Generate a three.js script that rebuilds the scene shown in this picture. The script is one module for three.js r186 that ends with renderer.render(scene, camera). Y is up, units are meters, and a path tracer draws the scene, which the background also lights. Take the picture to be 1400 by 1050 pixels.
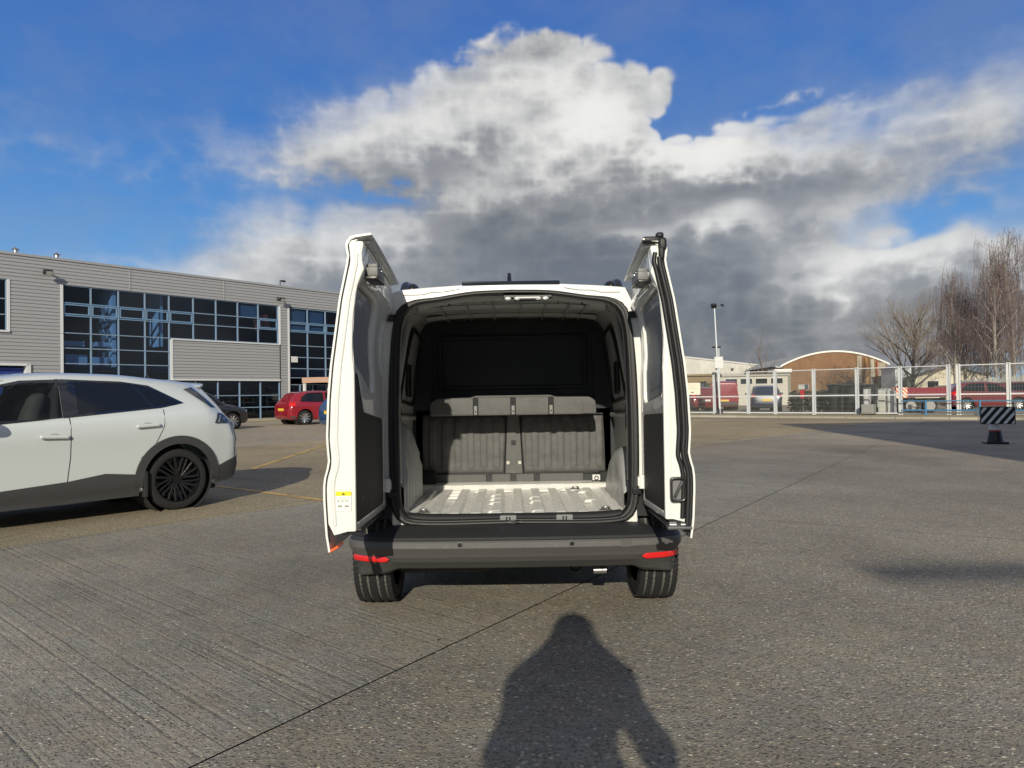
import * as THREE from 'three';
import { RoundedBoxGeometry } from 'three/addons/geometries/RoundedBoxGeometry.js';
import { mergeGeometries, mergeVertices, toCreasedNormals } from 'three/addons/utils/BufferGeometryUtils.js';
import { TessellateModifier } from 'three/addons/modifiers/TessellateModifier.js';
import { MarchingCubes } from 'three/addons/objects/MarchingCubes.js';
import { Brush, Evaluator, SUBTRACTION } from 'three-bvh-csg';

// ---------------------------------------------------------------- camera, sky, sun, exposure
const scene = new THREE.Scene();
const camera = new THREE.PerspectiveCamera(54.87, 4 / 3, 0.05, 3000);
camera.position.set(0, 1.145, 0);
camera.rotation.order = 'YXZ';
camera.rotation.set(THREE.MathUtils.degToRad(0.85), 0, -0.015);
const renderer = new THREE.WebGLRenderer({ antialias: true });
renderer.toneMapping = THREE.LinearToneMapping;
renderer.toneMappingExposure = 1.0;
renderer.shadowMap.enabled = true;
const SUN_AZ = THREE.MathUtils.degToRad(5.4), SUN_EL = THREE.MathUtils.degToRad(21);
const sunDir = new THREE.Vector3(-Math.sin(SUN_AZ) * Math.cos(SUN_EL), Math.sin(SUN_EL), Math.cos(SUN_AZ) * Math.cos(SUN_EL));
const sun = new THREE.DirectionalLight(new THREE.Color().setRGB(1, 0.93, 0.78), 4.3);
sun.name = 'sun';
sun.position.copy(sunDir).multiplyScalar(80);
sun.castShadow = true;
sun.shadow.mapSize.set(4096, 4096);
Object.assign(sun.shadow.camera, { left: -60, right: 60, top: 60, bottom: -60, near: 1, far: 250 });
sun.shadow.radius = 1;
scene.add(sun, sun.target);

// seeded random numbers and tiling-free value noise
const rngOf = (s) => () => { s = (s + 0x6d2b79f5) | 0; let t = Math.imul(s ^ (s >>> 15), 1 | s); t = (t + Math.imul(t ^ (t >>> 7), 61 | t)) ^ t; return ((t ^ (t >>> 14)) >>> 0) / 4294967296; };
const R = rngOf(77);
const PERM = new Uint8Array(512); { const r = rngOf(5); const p = [...Array(256).keys()]; for (let i = 255; i > 0; i--) { const j = Math.floor(r() * (i + 1)); [p[i], p[j]] = [p[j], p[i]]; } for (let i = 0; i < 512; i++) PERM[i] = p[i & 255]; }
const VAL = new Float32Array(256); { const r = rngOf(9); for (let i = 0; i < 256; i++) VAL[i] = r() * 2 - 1; }
function n3(x, y, z) {
  const xi = Math.floor(x), yi = Math.floor(y), zi = Math.floor(z); let fx = x - xi, fy = y - yi, fz = z - zi;
  fx = fx * fx * (3 - 2 * fx); fy = fy * fy * (3 - 2 * fy); fz = fz * fz * (3 - 2 * fz);
  const a = xi & 255, b = yi & 255, c = zi & 255;
  const h = (i, j, k) => VAL[PERM[PERM[PERM[(a + i) & 255] + ((b + j) & 255)] + ((c + k) & 255)]];
  const l = (p, q, t) => p + (q - p) * t;
  return l(l(l(h(0, 0, 0), h(1, 0, 0), fx), l(h(0, 1, 0), h(1, 1, 0), fx), fy), l(l(h(0, 0, 1), h(1, 0, 1), fx), l(h(0, 1, 1), h(1, 1, 1), fx), fy), fz);
}
function fbm(x, y, z, oct, gain = 0.5) { let s = 0, a = 1, t = 0; for (let i = 0; i < oct; i++) { s += a * n3(x, y, z); t += a; a *= gain; x = x * 2.03 + 17.1; y = y * 2.03 + 5.7; z = z * 2.03 + 9.2; } return s / t; }
function billow(x, y, z, oct) { let s = 0, a = 1, t = 0; for (let i = 0; i < oct; i++) { s += a * (1 - 2.6 * Math.abs(n3(x, y, z))); t += a; a *= .52; x = x * 2.07 + 13.1; y = y * 2.07 + 3.7; z = z * 2.07 + 8.2; } return s / t; }
const clamp = (x, a = 0, b = 1) => Math.min(b, Math.max(a, x));
const sst = (a, b, x) => { const t = clamp((x - a) / (b - a)); return t * t * (3 - 2 * t); };
const mix = (a, b, t) => a + (b - a) * t;

// computed sky: clear air and a bank of cumulus; azimuth 0 is ahead (-z), to the right positive, in degrees
{
  const W = 4096, H = 2048, data = new Float32Array(W * H * 4);
  // [azimuth, elevation, half width, half height, weight] of the cloud masses
  const BLOBS = [[5.2, 16.4, 6.2, 5.6, 1.3], [9, 18.6, 3.4, 3.4, .6], [-5, 19.2, 9.5, 3.0, 1.1], [-12, 17.6, 3.5, 1.8, .5], [1, 23, 6, 4, .5], [8, 11.5, 17, 6.4, 1.25], [14.3, 17.2, 5.0, 2.9, .9], [24, 15.2, 9, 2.8, .62], [23, 6.5, 14, 4.6, .95],
    [-15.5, 10.8, 6.6, 3.0, .60], [-12.5, 6.5, 8, 4, .45], [-24, 9.3, 8, 1.0, .40], [34, 18.5, 6, 3, .7], [31, 9.3, 7, 1.5, .45], [-21, 17, 5, 1.4, .22], [-30, 17, 4, 1.0, .22], [19, 20.6, 4, .6, .22], [9, 4, 16, 4, .8], [-3, 9, 9, 5, .6]];
  const GAPS = [[14.2, 20.6, 4.2, 1.5, .6], [30.5, 11.6, 4.5, 1.5, .5], [-10, 15.2, 4.5, 1.2, .5], [11.6, 18.2, 1.2, 1.4, .5]];
  const DARK = [[-2.5, 12.6, 5, 1.9, .85], [-6, 18.2, 6, 1.4, .35], [6, 14.2, 3.6, 1.7, .45], [14, 6, 12, 4.4, .85], [21, 15.0, 6, 1.5, .7], [3, 8, 9, 3.6, .75], [10, 9.6, 6, 2.0, .4], [-13, 8.4, 5, 1.6, .35]];
  const LIGHT = [[2.5, 18.5, 4.4, 3.0, .7], [7, 20.6, 3, 2.0, .7], [15.5, 17.9, 4.2, 2.2, .6], [17.5, 13.1, 3.6, 1.1, 1.15], [10.0, 12.7, 3.0, .7, .95], [24.5, 8, 5.5, 2.6, .95], [26, 11.5, 6, 1.2, .4], [-7, 19.8, 7, 2.0, .25], [-3.5, 15.2, 3.2, 1.5, .65], [-16, 12.6, 6, 1.5, .12], [25, 12.8, 3, .8, .4], [-21, 8.8, 6, .8, .4]];
  const SOFT = [[-16, 11, 9, 4.5, 1], [-24, 9.2, 9, 2, 1], [-8, 20, 12, 4, .7], [25, 14, 14, 5, .8], [8, 9, 26, 4.5, .55], [33, 18, 8, 4, 1], [-26, 17, 14, 3, 1], [30, 9, 10, 3, .8]];
  const lin = (r, g, b) => [r, g, b].map((c) => { c /= 255; return c <= .04045 ? c / 12.92 : ((c + .055) / 1.055) ** 2.4; });
  const SKYC = [[0, lin(172, 200, 224)], [4, lin(142, 186, 226)], [9, lin(102, 164, 224)], [14, lin(72, 142, 214)], [20, lin(54, 120, 198)], [30, lin(44, 102, 184)], [90, lin(34, 84, 162)]];
  const CB = lin(242, 241, 237), CM = lin(152, 154, 157), CD = lin(93, 101, 112);
  const g = (L, az, el) => { let s = 0; for (const b of L) { const dx = (az - b[0]) / b[2], dy = (el - b[1]) / b[3], q = dx * dx + dy * dy; if (q < 7) s += b[4] * Math.exp(-q * .9); } return s; };
  for (let row = 0; row < H; row++) {
    const el = ((row + .5) / H - .5) * 180, er = el * Math.PI / 180, y = Math.sin(er), ce = Math.cos(er);
    let k = 0; while (k < SKYC.length - 2 && el > SKYC[k + 1][0]) k++;
    const tt = clamp((el - SKYC[k][0]) / (SKYC[k + 1][0] - SKYC[k][0])), blue = [0, 1, 2].map((c) => mix(SKYC[k][1][c], SKYC[k + 1][1][c], tt));
    for (let col = 0; col < W; col++) {
      const o = (row * W + col) * 4;
      if (el <= -.2) { data[o] = .16; data[o + 1] = .15; data[o + 2] = .13; data[o + 3] = 1; continue; }
      const rd = ((col + .5) / W - .5) * 2 * Math.PI, x = Math.cos(rd) * ce, z = Math.sin(rd) * ce;
      let az = Math.atan2(x, -z) * 180 / Math.PI;
      const inV = sst(62, 44, Math.abs(az)) * sst(46, 30, el), oct = inV > 0 ? 6 : 4;
      // flattened noise space: slow warps move the masses, folded noise gives their edges puffs
      const sx = x * 9, sy = y * 14, sz = z * 9;
      const wx = fbm(sx * .7 + 3, sy * .7, sz * .7, 2), wy = fbm(sx * .7 + 31, sy * .7 + 7, sz * .7, 2);
      const fine = fbm(sx * 2.2, sy * 2.2, sz * 2.2, oct, .55), pl = billow(sx * 1.5 + 7, sy * 1.5, sz * 1.5 + 2, 3), pf = inV > 0 ? billow(sx * 3.4 + 3, sy * 3.4, sz * 3.4 + 9, 5) : 0;
      const a2 = az + wx * 2.2 + pl * 1.25 + pf * .55 + fine * .6, e2 = el + wy * 1.0 + pl * 1.15 + pf * .45 + fine * .5;
      let d = 0, dk = 0, lt = 0, sf = .5, dU = 0;
      if (inV > 0) { d = g(BLOBS, a2, e2) - g(GAPS, a2, e2) - .34; dU = g(BLOBS, a2 - .6, e2 + 2.4) - g(GAPS, a2 - .6, e2 + 2.4) - .34; dk = g(DARK, az + wx * 1.5 + fine + pl * 1.2, el + wy + pf * .4 + pl); lt = g(LIGHT, az + wx * 1.2 + fine * .9 + pl, el + wy * .7 + pf * .45 + pl * .8); sf = clamp(g(SOFT, az, el)); }
      const big = fbm(x * 2.6 + 11, y * 4.2, z * 2.6 + 4, 3);
      const dOut = .12 + big * 1.5, deep = fbm(x * 5 + 40, y * 8 + wx, z * 5, 3);
      d = mix(dOut, d, inV); dU = mix(dOut + deep * .4, dU, inV); dk = mix(.5 + deep * .9, dk, inV); lt = mix(.15 - deep * .6, lt, inV); sf = mix(.5, sf, inV);
      d += (pf * .14 + fine * .16) * (1 - .3 * sf) + fine * .12 * sf;
      const alpha = mix(sst(-.02, .16, d), .94 * sst(-.3, .7, d), sf);
      let s = .66 - .26 * sst(-.1, 1.1, dU) + clamp((d - dU) * .12, -.12, .12) + lt * .38 - dk * .31 + (pf * .15 + fine * .14 + pl * .07) * (1 - .45 * sf);
      s = s < .22 ? .22 * Math.exp((s - .22) / .3) : s > .85 ? 1 - .15 * Math.exp(-(s - .85) / .15) : s;
      const veil = .10 + .16 * sst(-.3, .9, wy + fine * .7);     // faint high haze in the blue
      for (let c = 0; c < 3; c++) {
        const cl = s < .5 ? mix(CD[c], CM[c], s * 2) : mix(CM[c], CB[c], s * 2 - 1);
        const b = mix(blue[c], CM[c], veil);
        data[o + c] = mix(b, cl, alpha);
      }
      data[o + 3] = 1;
    }
  }
  const t = new THREE.DataTexture(data, W, H, THREE.RGBAFormat, THREE.FloatType);
  t.mapping = THREE.EquirectangularReflectionMapping; t.magFilter = THREE.LinearFilter; t.minFilter = THREE.LinearFilter; t.needsUpdate = true;
  t.name = 'sky';
  scene.background = t; scene.environment = t;
}

// ---------------------------------------------------------------- helpers
const used = new Map();
function numbered(name) { const n = used.get(name) ?? 0; used.set(name, n + 1); return n ? `${name}_${String(n).padStart(3, '0')}` : name; }
function tag(o, label, category, group, kind) { o.userData.label = label; if (category) o.userData.category = category; if (group) o.userData.group = group; if (kind) o.userData.kind = kind; return o; }
const V = (x, y, z) => new THREE.Vector3(x, y, z), V2 = (x, y) => new THREE.Vector2(x, y);
function clean(g) {
  g = g.index ? g.toNonIndexed() : g.clone();
  if (!g.attributes.normal) g.computeVertexNormals();
  if (!g.attributes.uv) g.setAttribute('uv', new THREE.BufferAttribute(new Float32Array(g.attributes.position.count * 2), 2));
  for (const k of Object.keys(g.attributes)) if (!['position', 'normal', 'uv'].includes(k)) g.deleteAttribute(k);
  g.clearGroups(); return g;
}
const merge = (...gs) => mergeGeometries(gs.flat(3).map(clean));
function mesh(name, geo, mat, parent = scene) {
  if (Array.isArray(geo)) geo = geo.length === 1 ? geo[0] : merge(geo);
  const m = new THREE.Mesh(geo, mat); m.name = parent === scene ? numbered(name) : name; m.castShadow = m.receiveShadow = true; parent.add(m); return m;
}
function thing(name, label, category, pos = [0, 0, 0], turn = 0, group) { const o = new THREE.Group(); o.name = numbered(name); o.position.set(...pos); o.rotation.y = turn; scene.add(o); return tag(o, label, category, group); }
function part(name, parent) { const o = new THREE.Group(); o.name = name; parent.add(o); return o; }
function bx(w, h, d, x = 0, y = 0, z = 0, o = {}) {
  const g = o.r ? new RoundedBoxGeometry(w, h, d, o.s ?? 2, o.r) : new THREE.BoxGeometry(w, h, d);
  if (o.rx) g.rotateX(o.rx); if (o.ry) g.rotateY(o.ry); if (o.rz) g.rotateZ(o.rz);
  return g.translate(x, y, z);
}
function bar(a, b, r1, r2 = r1, n = 8, open = false) {
  const d = b.clone().sub(a), L = d.length(), g = new THREE.CylinderGeometry(r2, r1, L, n, 1, open);
  g.applyQuaternion(new THREE.Quaternion().setFromUnitVectors(V(0, 1, 0), d.normalize()));
  return g.translate((a.x + b.x) / 2, (a.y + b.y) / 2, (a.z + b.z) / 2);
}
const cylX = (r, w, x, y, z, n = 24) => new THREE.CylinderGeometry(r, r, w, n).rotateZ(Math.PI / 2).translate(x, y, z);
const cylZ = (r, w, x, y, z, n = 24) => new THREE.CylinderGeometry(r, r, w, n).rotateX(Math.PI / 2).translate(x, y, z);
const tube = (pts, r, closed = false, n = 40, m = 6) => new THREE.TubeGeometry(new THREE.CatmullRomCurve3(pts, closed, 'centripetal'), n, r, m, closed);
const shape = (pts, holes = []) => { const s = new THREE.Shape(pts.map((p) => V2(...p))); for (const h of holes) s.holes.push(new THREE.Path(h.map((p) => V2(...p)))); return s; };
const ext = (pts, depth, o = {}) => new THREE.ExtrudeGeometry(shape(pts, o.holes), { depth, bevelEnabled: !!o.b, bevelThickness: o.b ?? 0, bevelSize: o.b ?? 0, bevelOffset: o.b ? -o.b : 0, bevelSegments: o.bs ?? 2, curveSegments: 6 });
function dense(pts, step, closed = true) { const out = []; for (let i = 0; i < pts.length - (closed ? 0 : 1); i++) { const a = pts[i], b = pts[(i + 1) % pts.length], n = Math.max(1, Math.ceil(Math.hypot(b[0] - a[0], b[1] - a[1]) / step)); for (let k = 0; k < n; k++) out.push([mix(a[0], b[0], k / n), mix(a[1], b[1], k / n)]); } if (!closed) out.push(pts[pts.length - 1]); return out; }
function rounded(pts, r, n = 5) {   // polygon with rounded corners
  const out = [], N = pts.length;
  for (let i = 0; i < N; i++) {
    const p = V2(...pts[i]), a = V2(...pts[(i + N - 1) % N]).sub(p), b = V2(...pts[(i + 1) % N]).sub(p), rr = Math.min(Array.isArray(r) ? r[i] : r, a.length() * .45, b.length() * .45);
    const A = p.clone().add(a.normalize().multiplyScalar(rr)), B = p.clone().add(b.normalize().multiplyScalar(rr));
    for (let k = 0; k <= n; k++) { const t = k / n; out.push([(1 - t) ** 2 * A.x + 2 * t * (1 - t) * p.x + t * t * B.x, (1 - t) ** 2 * A.y + 2 * t * (1 - t) * p.y + t * t * B.y]); }
  }
  return out;
}
function deform(g, f, flip = false, crease = .55) {
  g = clean(g); const p = g.attributes.position, v = V();
  for (let i = 0; i < p.count; i++) { v.fromBufferAttribute(p, i); f(v); p.setXYZ(i, v.x, v.y, v.z); }
  if (flip) for (let i = 0; i < p.count; i += 3) for (const at of Object.values(g.attributes)) for (let c = 0; c < at.itemSize; c++) { const t = at.array[(i + 1) * at.itemSize + c]; at.array[(i + 1) * at.itemSize + c] = at.array[(i + 2) * at.itemSize + c]; at.array[(i + 2) * at.itemSize + c] = t; }
  g.deleteAttribute('normal'); return toCreasedNormals(g, crease);
}
const tess = (g, edge, it = 7) => new TessellateModifier(edge, it).modify(g);
function gridGeo(nu, nv, f, uvs) {      // surface from f(i/nu, j/nv) -> [x, y, z]
  const pos = [], uv = [], idx = [];
  for (let j = 0; j <= nv; j++) for (let i = 0; i <= nu; i++) { pos.push(...f(i / nu, j / nv)); uv.push(...(uvs ? uvs(i / nu, j / nv) : [i / nu, j / nv])); }
  for (let j = 0; j < nv; j++) for (let i = 0; i < nu; i++) { const a = j * (nu + 1) + i, b = a + 1, c = a + nu + 1, d = c + 1; idx.push(a, b, d, a, d, c); }
  const g = new THREE.BufferGeometry(); g.setAttribute('position', new THREE.Float32BufferAttribute(pos, 3)); g.setAttribute('uv', new THREE.Float32BufferAttribute(uv, 2)); g.setIndex(idx); g.computeVertexNormals(); return g;
}
function interp(tab, x) { if (x <= tab[0][0]) return tab[0].slice(1); for (let i = 1; i < tab.length; i++) if (x <= tab[i][0]) { const t = (x - tab[i - 1][0]) / (tab[i][0] - tab[i - 1][0]); return tab[i].slice(1).map((v, k) => mix(tab[i - 1][k + 1], v, t)); } return tab[tab.length - 1].slice(1); }
function smooth(tab, x) {   // Catmull-Rom through a table [x, values...]
  const n = tab.length; if (x <= tab[0][0]) return tab[0].slice(1); if (x >= tab[n - 1][0]) return tab[n - 1].slice(1);
  let i = 0; while (x > tab[i + 1][0]) i++;
  const a = tab[Math.max(0, i - 1)], b = tab[i], c = tab[i + 1], d = tab[Math.min(n - 1, i + 2)], h = c[0] - b[0], t = (x - b[0]) / h;
  return b.slice(1).map((_, k) => { k++; const s1 = (c[k] - b[k]) / h, s0 = i > 0 ? (b[k] - a[k]) / (b[0] - a[0]) : s1, s2 = i < n - 2 ? (d[k] - c[k]) / (d[0] - c[0]) : s1;
    const m = (p, q) => p * q <= 0 ? 0 : 2 * p * q / (p + q), m0 = m(s0, s1), m1 = m(s1, s2), t2 = t * t, t3 = t2 * t;   // monotone
    return (2 * t3 - 3 * t2 + 1) * b[k] + (t3 - 2 * t2 + t) * h * m0 + (-2 * t3 + 3 * t2) * c[k] + (t3 - t2) * h * m1; });
}

// ---------------------------------------------------------------- materials
const C = (r, g, b) => new THREE.Color().setRGB(r, g, b);
const std = (c, rough = .6, o = {}) => new THREE.MeshStandardMaterial({ color: c, roughness: rough, metalness: 0, ...o });
function tileNoise(size, f) { const d = new Uint8Array(size * size * 4); for (let y = 0; y < size; y++) for (let x = 0; x < size; x++) { const v = f(x, y), o = (y * size + x) * 4; for (let c = 0; c < 3; c++) d[o + c] = clamp(Array.isArray(v) ? v[c] : v, 0, 1) * 255; d[o + 3] = 255; } return texOf(d, size); }
function texOf(d, w, h = w, srgb = false) { const t = new THREE.DataTexture(d, w, h, THREE.RGBAFormat); t.wrapS = t.wrapT = THREE.RepeatWrapping; t.magFilter = THREE.LinearFilter; t.minFilter = THREE.LinearMipmapLinearFilter; t.generateMipmaps = true; if (srgb) t.colorSpace = THREE.SRGBColorSpace; t.needsUpdate = true; return t; }
// noise that repeats every `size` pixels
function tn(x, y, size, cells, seed) { const s = cells / size, fx = x * s, fy = y * s, xi = Math.floor(fx), yi = Math.floor(fy); let a = fx - xi, b = fy - yi; a = a * a * (3 - 2 * a); b = b * b * (3 - 2 * b); const h = (i, j) => VAL[PERM[PERM[((xi + i) % cells) & 255] + (((yi + j) % cells + seed * 37) & 255)]]; return mix(mix(h(0, 0), h(1, 0), a), mix(h(0, 1), h(1, 1), a), b); }
const grime = tileNoise(512, (x, y) => .86 + .09 * tn(x, y, 512, 8, 1) + .07 * tn(x, y, 512, 31, 2) + .05 * tn(x, y, 512, 120, 3));
const fineBump = tileNoise(512, (x, y) => .5 + .35 * tn(x, y, 512, 170, 4) + .3 * tn(x, y, 512, 251, 6));
const roughTex = tileNoise(512, (x, y) => .75 + .16 * tn(x, y, 512, 12, 8) + .14 * tn(x, y, 512, 60, 9));
const rep = (t, x, y = x) => { const c = t.clone(); c.repeat.set(x, y); c.needsUpdate = true; return c; };
const M = {
  vanPaint: new THREE.MeshPhysicalMaterial({ color: C(.78, .78, .74), roughness: .32, clearcoat: .9, clearcoatRoughness: .05 }),
  vanInner: std(C(.37, .375, .365), .45, { roughnessMap: rep(roughTex, 3) }),
  floorPaint: std(C(.90, .89, .85), .36, { roughnessMap: rep(roughTex, 1) }),
  blank: std(C(.24, .25, .27), .45),
  seal: std(C(.012, .012, .013), .5),
  trim: std(C(.022, .023, .025), .6, { bumpMap: rep(fineBump, 6), bumpScale: .0006 }),
  bumper: std(C(.085, .083, .079), .5, { bumpMap: rep(fineBump, 8), bumpScale: .0006, roughnessMap: rep(roughTex, 3) }),
  bulkhead: std(C(.125, .124, .118), .62, { bumpMap: rep(fineBump, 5), bumpScale: .0008, map: rep(grime, 1.7) }),
  under: std(C(.018, .018, .019), .8),
  tyre: std(C(.014, .014, .014), .8, { bumpMap: rep(fineBump, 4), bumpScale: .0008 }),
  metal: std(C(.55, .54, .52), .32, { metalness: .9 }),
  darkMetal: std(C(.16, .16, .17), .4, { metalness: .8 }),
  red: new THREE.MeshPhysicalMaterial({ color: C(.62, .012, .012), roughness: .15, clearcoat: 1, clearcoatRoughness: .05 }),
  orange: new THREE.MeshPhysicalMaterial({ color: C(.8, .12, .03), roughness: .2, clearcoat: 1 }),
  black: std(C(.008, .008, .009), .35),
  gloss: new THREE.MeshPhysicalMaterial({ color: C(.008, .009, .011), roughness: .06, clearcoat: 1, clearcoatRoughness: .02 }),
  carGlass: new THREE.MeshPhysicalMaterial({ color: C(.010, .012, .016), roughness: .03, ior: 1.42 }),
  suvPaint: new THREE.MeshPhysicalMaterial({ color: C(.55, .585, .575), roughness: .3, clearcoat: 1, clearcoatRoughness: .04 }),
  clad: std(C(.045, .046, .046), .6, { bumpMap: rep(fineBump, 8), bumpScale: .0005 }),
  white: std(C(.72, .72, .70), .55, { map: rep(grime, 1) }),
};
// ---------------------------------------------------------------- ground: a yard of concrete slabs with dark joints
const E1 = [.549, -.836], E2 = [.836, .549];           // along the long joints, across them (x, z)
const xz = (u, v) => [u * E1[0] + v * E2[0], u * E1[1] + v * E2[1]], uvOf = (x, z) => [x * E1[0] + z * E1[1], x * E2[0] + z * E2[1]];
function concrete(kind) {     // 2048 px over 4 m: exposed grit in cement, with brushed grooves across for one kind
  const N = 2048, col = new Uint8Array(N * N * 4), bmp = new Uint8Array(N * N * 4), r = rngOf(kind === 'brushed' ? 21 : kind === 'tan' ? 22 : 23);
  const base = { brushed: [.228, .204, .160], grit: [.222, .196, .150], tan: [.25, .208, .13] }[kind];
  const tone = new Float32Array(N * N), hgt = new Float32Array(N * N), warm = new Float32Array(N * N);
  const rows = new Float32Array(N), rowD = new Float32Array(N);
  if (kind === 'brushed') { for (let i = 0; i < 210; i++) { const c = Math.floor(r() * N), w = .8 + r() * 1.5, a = .2 + r() * r() * .7; for (let k = -8; k <= 8; k++) { const q = Math.exp(-(k * k) / (w * w)); rows[(c + k + N) % N] -= a * q; rows[(c + k + 9 + N) % N] += a * .35 * q; } } for (let i = 0; i < N; i++) rowD[i] = VAL[(i >> 2) & 255] * .1 + VAL[(i * 3) & 255] * .12; }
  for (let y = 0; y < N; y++) for (let x = 0; x < N; x++) {
    const i = y * N + x, f = tn(x, y, N, 512, 3) * .5 + tn(x, y, N, 251, 5) * .4 + tn(x, y, N, 1024, 6) * .4, m = tn(x, y, N, 23, 7) * .5 + tn(x, y, N, 61, 8) * .5;
    tone[i] = 1 + f * .34 + m * .14; hgt[i] = .5 + f * .16; warm[i] = tn(x, y, N, 40, 11) * .05;
    if (kind === 'brushed') { const yy = (x + Math.round(tn(x, y, N, 5, 15) * 3) + N) % N, gate = .6 + .4 * sst(-.5, .3, tn(x, y, N, 11, 16)); tone[i] += (rows[yy] * .46 + rowD[yy] * 1.0) * gate; hgt[i] += rows[yy] * .34 * gate; }
  }
  const stones = kind === 'brushed' ? 60000 : 110000;
  for (let s = 0; s < stones; s++) {
    const cx = r() * N, cy = r() * N, q = r(), rad = 1.1 + q * q * (kind === 'brushed' ? 2.6 : 3.2), k = r(), t = k < .14 ? 1.7 + r() * 1.3 : k < .5 ? 1.1 + r() * .35 : .42 + r() * .4, el = .6 + r() * .4, an = r() * 3.14, ca = Math.cos(an), sa = Math.sin(an), w = (r() - .5) * .22, R2 = Math.ceil(rad);
    for (let dy = -R2; dy <= R2; dy++) for (let dx = -R2; dx <= R2; dx++) {
      const a = (dx * ca + dy * sa) / rad, b = (-dx * sa + dy * ca) / (rad * el), d = a * a + b * b; if (d > 1) continue;
      const i = ((Math.floor(cy) + dy + N) % N) * N + (Math.floor(cx) + dx + N) % N; tone[i] = mix(tone[i], t, .85); hgt[i] = .55 + (1 - d) * .4; warm[i] = w;
    }
  }
  for (let i = 0; i < N * N; i++) {
    const q = [base[0] * tone[i] * (1 + warm[i]), base[1] * tone[i], base[2] * tone[i] * (1 - warm[i])];
    for (let c = 0; c < 3; c++) { const l = clamp(q[c], .004, 1); col[i * 4 + c] = 255 * (l <= .0031308 ? l * 12.92 : 1.055 * l ** (1 / 2.4) - .055); bmp[i * 4 + c] = clamp(hgt[i]) * 255; }
    col[i * 4 + 3] = bmp[i * 4 + 3] = 255;
  }
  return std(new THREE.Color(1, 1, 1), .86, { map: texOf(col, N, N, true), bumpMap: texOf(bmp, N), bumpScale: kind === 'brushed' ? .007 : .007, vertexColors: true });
}
const CONC = { brushed: concrete('brushed'), grit: concrete('grit'), tan: concrete('tan') };
const yard = new THREE.Group(); yard.name = numbered('ground'); scene.add(yard); tag(yard, 'worn grey concrete yard of big slabs with dark joints between them', 'yard', null, 'structure');
function slabGeo(poly, edge, y = 0, joint = .0045, turned = false) {    // poly in (u, v), counter-clockwise, drawn in by half a joint, with a thickness
  let g = new THREE.ShapeGeometry(shape(poly)); if (edge) g = tess(clean(g), edge, 9); g = clean(g);
  const p = g.attributes.position, n = g.attributes.normal, t = g.attributes.uv, col = new Float32Array(p.count * 3);
  const cu = poly.reduce((s, q) => s + q[0], 0) / poly.length, cv = poly.reduce((s, q) => s + q[1], 0) / poly.length, tint = .95 + R() * .1;
  for (let i = 0; i < p.count; i++) {
    const u = p.getX(i), v = p.getY(i), [x, z] = xz(u - Math.sign(u - cu) * joint, v - Math.sign(v - cv) * joint);
    p.setXYZ(i, x, y, z); n.setXYZ(i, 0, 1, 0); turned ? t.setXY(i, (x * .676 - z * .737) / 4, (x * .737 + z * .676) / 4) : t.setXY(i, u / 4, v / 4);
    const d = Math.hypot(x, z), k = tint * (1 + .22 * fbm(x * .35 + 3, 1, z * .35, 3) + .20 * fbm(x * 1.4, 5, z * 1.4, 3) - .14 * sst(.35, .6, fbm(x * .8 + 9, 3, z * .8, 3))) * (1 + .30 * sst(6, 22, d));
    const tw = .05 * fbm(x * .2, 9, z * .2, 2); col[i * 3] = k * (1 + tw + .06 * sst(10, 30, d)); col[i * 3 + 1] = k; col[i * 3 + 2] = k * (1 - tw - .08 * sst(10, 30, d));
  }
  g.setAttribute('color', new THREE.BufferAttribute(col, 3));
  for (const at of Object.values(g.attributes)) { const k = at.itemSize, A = at.array; for (let i = 0; i < at.count; i += 3) for (let c = 0; c < k; c++) { const t0 = A[(i + 1) * k + c]; A[(i + 1) * k + c] = A[(i + 2) * k + c]; A[(i + 2) * k + c] = t0; } }
  return g;
}
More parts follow.
